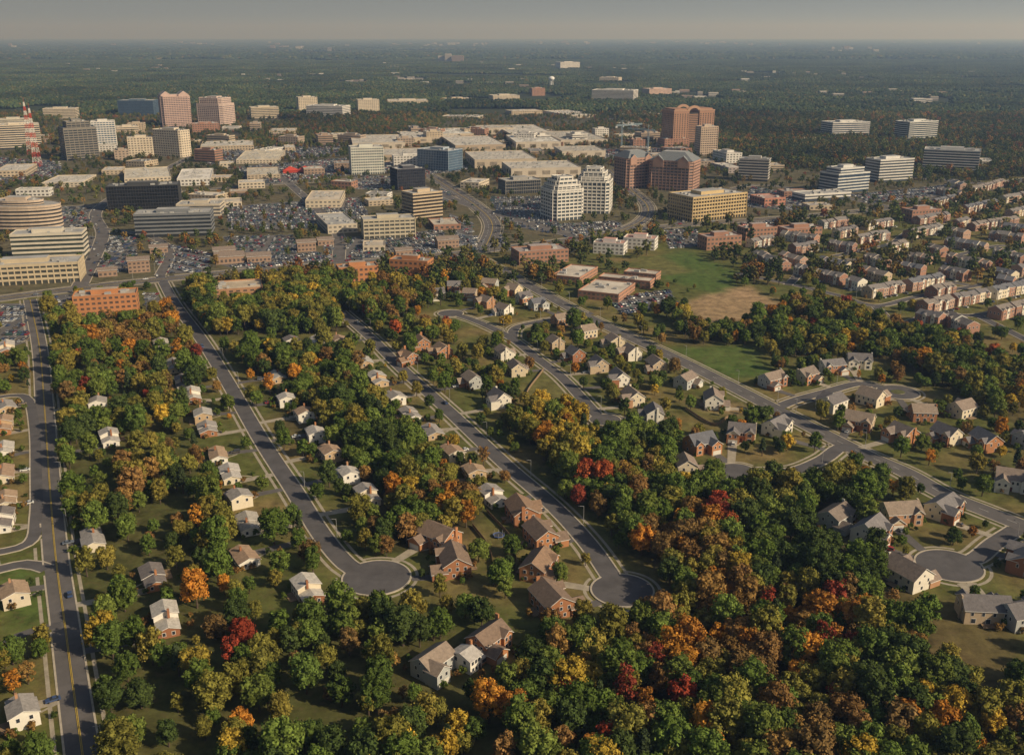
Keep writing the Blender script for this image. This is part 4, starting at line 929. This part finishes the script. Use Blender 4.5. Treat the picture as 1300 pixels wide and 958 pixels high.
def tile(seed,S=130):
    rs=np.random.RandomState(seed); V=[];Fc=[];T=[]
    g=8.7; n=int(S/g)
    for i in range(n):
        for j in range(n):
            if rs.rand()<.05: continue
            c=np.array([(i+.5+rs.uniform(-.4,.4))*S/n-S/2,(j+.5+rs.uniform(-.4,.4))*S/n-S/2,0]); h=rs.uniform(8,15); r=rs.uniform(4,6.3)
            v=IV2*(1+.22*rs.uniform(-1,1,(len(IV2),1)))*np.array([r,r,h*.42])+c+np.array([0,0,h*.58]); k=len(V); V+=[tuple(q) for q in v]; Fc+=[tuple(k+a for a in f) for f in IF2]
            t=TCOL[min(5,int(abs(rs.normal(0,2.0))))]; f=rs.uniform(.8,1.25); T+=[(t[0]*f,t[1]*f,t[2]*f,1)]*len(v)
    me=bpy.data.meshes.new('forest_tile'); me.from_pydata(V,[],Fc); a=me.color_attributes.new('tint','FLOAT_COLOR','POINT'); a.data.foreach_set('color',np.array(T).ravel()); me.materials.append(LEAFT); return bpy.data.objects.new('forest_patch_%d'%seed,me)
tiles=[tile(i) for i in range(6)]
pts=[];rt=[];sc=[];ix=[]
FB=[G(a,b_) for a,b_ in[(705,89),(735,89),(760,105),(790,105),(672,122),(692,122),(620,128),(660,128)]]
TOWN=[]
for cx,cy,sx,sy,n in[(560,59,90,2,26),(700,57,50,2,16),(860,56,90,2,28),(950,58,60,2,12),(270,58,80,2,10),(380,64,60,3,8),(1080,66,30,3,10),(1230,56,60,2,10),(1150,56,60,2,8),(60,60,80,3,8),(640,85,250,6,22),(450,100,160,6,14),(1000,98,200,8,14),(150,90,140,7,12),(860,120,80,6,12),(1120,125,110,8,10),(560,108,100,6,12)]:
    for _ in range(n): TOWN.append(G(cx+R.gauss(0,sx*.5),cy+R.uniform(-sy,sy)))
TOWN_A=np.array(TOWN)
def addtiles(y0,y1,S,k,zk,thr=.8):
    y=y0
    while y<y1:
        w_=.58*y+S; x=-w_
        while x<w_:
            v=float(vnoise(np.array(x+90000.),np.array(y),S*2.4,21)); near=min(math.hypot(x-a,y-b_-20) for a,b_ in FB)
            tw=y<9000 and bool((((TOWN_A[:,0]-x)/.6)**2+(TOWN_A[:,1]-y-40)**2<(S*.5)**2).any())
            if v<thr and near>S*.8 and not tw:
                pts.append((x,y,0)); rt.append(R.choice([0,1,2,3])*math.pi/2); sc.append((k,k,zk*R.uniform(.8,1.2))); ix.append(R.randrange(6))
            x+=S
        y+=S
addtiles(FY+60,9000,130,1,1,.82); addtiles(9100,45000,520,4,2.2,.88)
gn_instancer('distant_forest',pts,np.array(rt,np.float32),np.array(sc,np.float32),np.array(ix,np.int32),tiles)
mb=MB(); wm=[cm('far_facade',c,rough=.9,var=.05,scale=.02) for c in((.46,.42,.37),(.34,.30,.26),(.58,.55,.50),(.3,.22,.18))]; gl=cm('far_glazing',(.10,.11,.12),rough=.5)
for x,y in TOWN:
    far=y>8000
    w_=R.uniform(30,90) if far else R.uniform(16,42); h=R.uniform(25,65) if far else R.uniform(8,18); d_=w_*R.uniform(.4,.8); m=R.choice(wm)
    mb.box(x-w_/2,x+w_/2,y-d_/2,y+d_/2,0,h,m)
    for k in range(int(h/5)): mb.box(x-w_/2-.3,x+w_/2+.3,y-d_/2-.3,y+d_/2+.3,2+k*5,4.0+k*5,gl)
mb.obj('distant_town_buildings')

# ---------------------------------------------------------------- light, sky, camera
# autumn haze: a real, very thin layer of scattering air over the whole district
hm=bpy.data.materials.new('hazy_air'); hm.use_nodes=True; nt=hm.node_tree; nt.nodes.clear()
ou=nt.nodes.new('ShaderNodeOutputMaterial'); vs=nt.nodes.new('ShaderNodeVolumeScatter'); vs.inputs['Color'].default_value=(.40,.60,1,1); vs.inputs['Density'].default_value=9e-5; vs.inputs['Anisotropy'].default_value=.25
nt.links.new(vs.outputs[0],ou.inputs['Volume'])
mb=MB(); mb.box(-80000,80000,-3000,80000,-5,900,hm,bottom=True); mb.obj('haze')
sv=Vector((.82,-.44,0)).normalized(); el=math.radians(31)
sd=Vector((sv.x*math.cos(el),sv.y*math.cos(el),math.sin(el)))
L_=bpy.data.lights.new('sun','SUN'); L_.energy=5.0; L_.angle=math.radians(.5); L_.color=(1,.87,.68); lo=bpy.data.objects.new('sun',L_); lo.rotation_euler=sd.to_track_quat('Z','Y').to_euler(); SC.collection.objects.link(lo)
W=bpy.data.worlds.new('World'); SC.world=W; W.use_nodes=True; nt=W.node_tree; bg=nt.nodes['Background']
sk=nt.nodes.new('ShaderNodeTexSky'); sk.sky_type='NISHITA'; sk.sun_disc=False; sk.sun_elevation=el; sk.sun_rotation=math.atan2(sd.x,sd.y); sk.dust_density=2.5; sk.air_density=1.0; sk.altitude=200
nt.links.new(sk.outputs[0],bg.inputs['Color']); bg.inputs['Strength'].default_value=.065
cam=bpy.data.cameras.new('camera'); cam.sensor_width=36; cam.lens=35.0; cam.clip_start=1; cam.clip_end=200000
co=bpy.data.objects.new('camera',cam); co.location=(0,0,CH); co.rotation_euler=(math.pi/2-TH,0,0); SC.collection.objects.link(co); SC.camera=co
SC.view_settings.view_transform='Standard'; SC.view_settings.look='None'; SC.view_settings.exposure=0
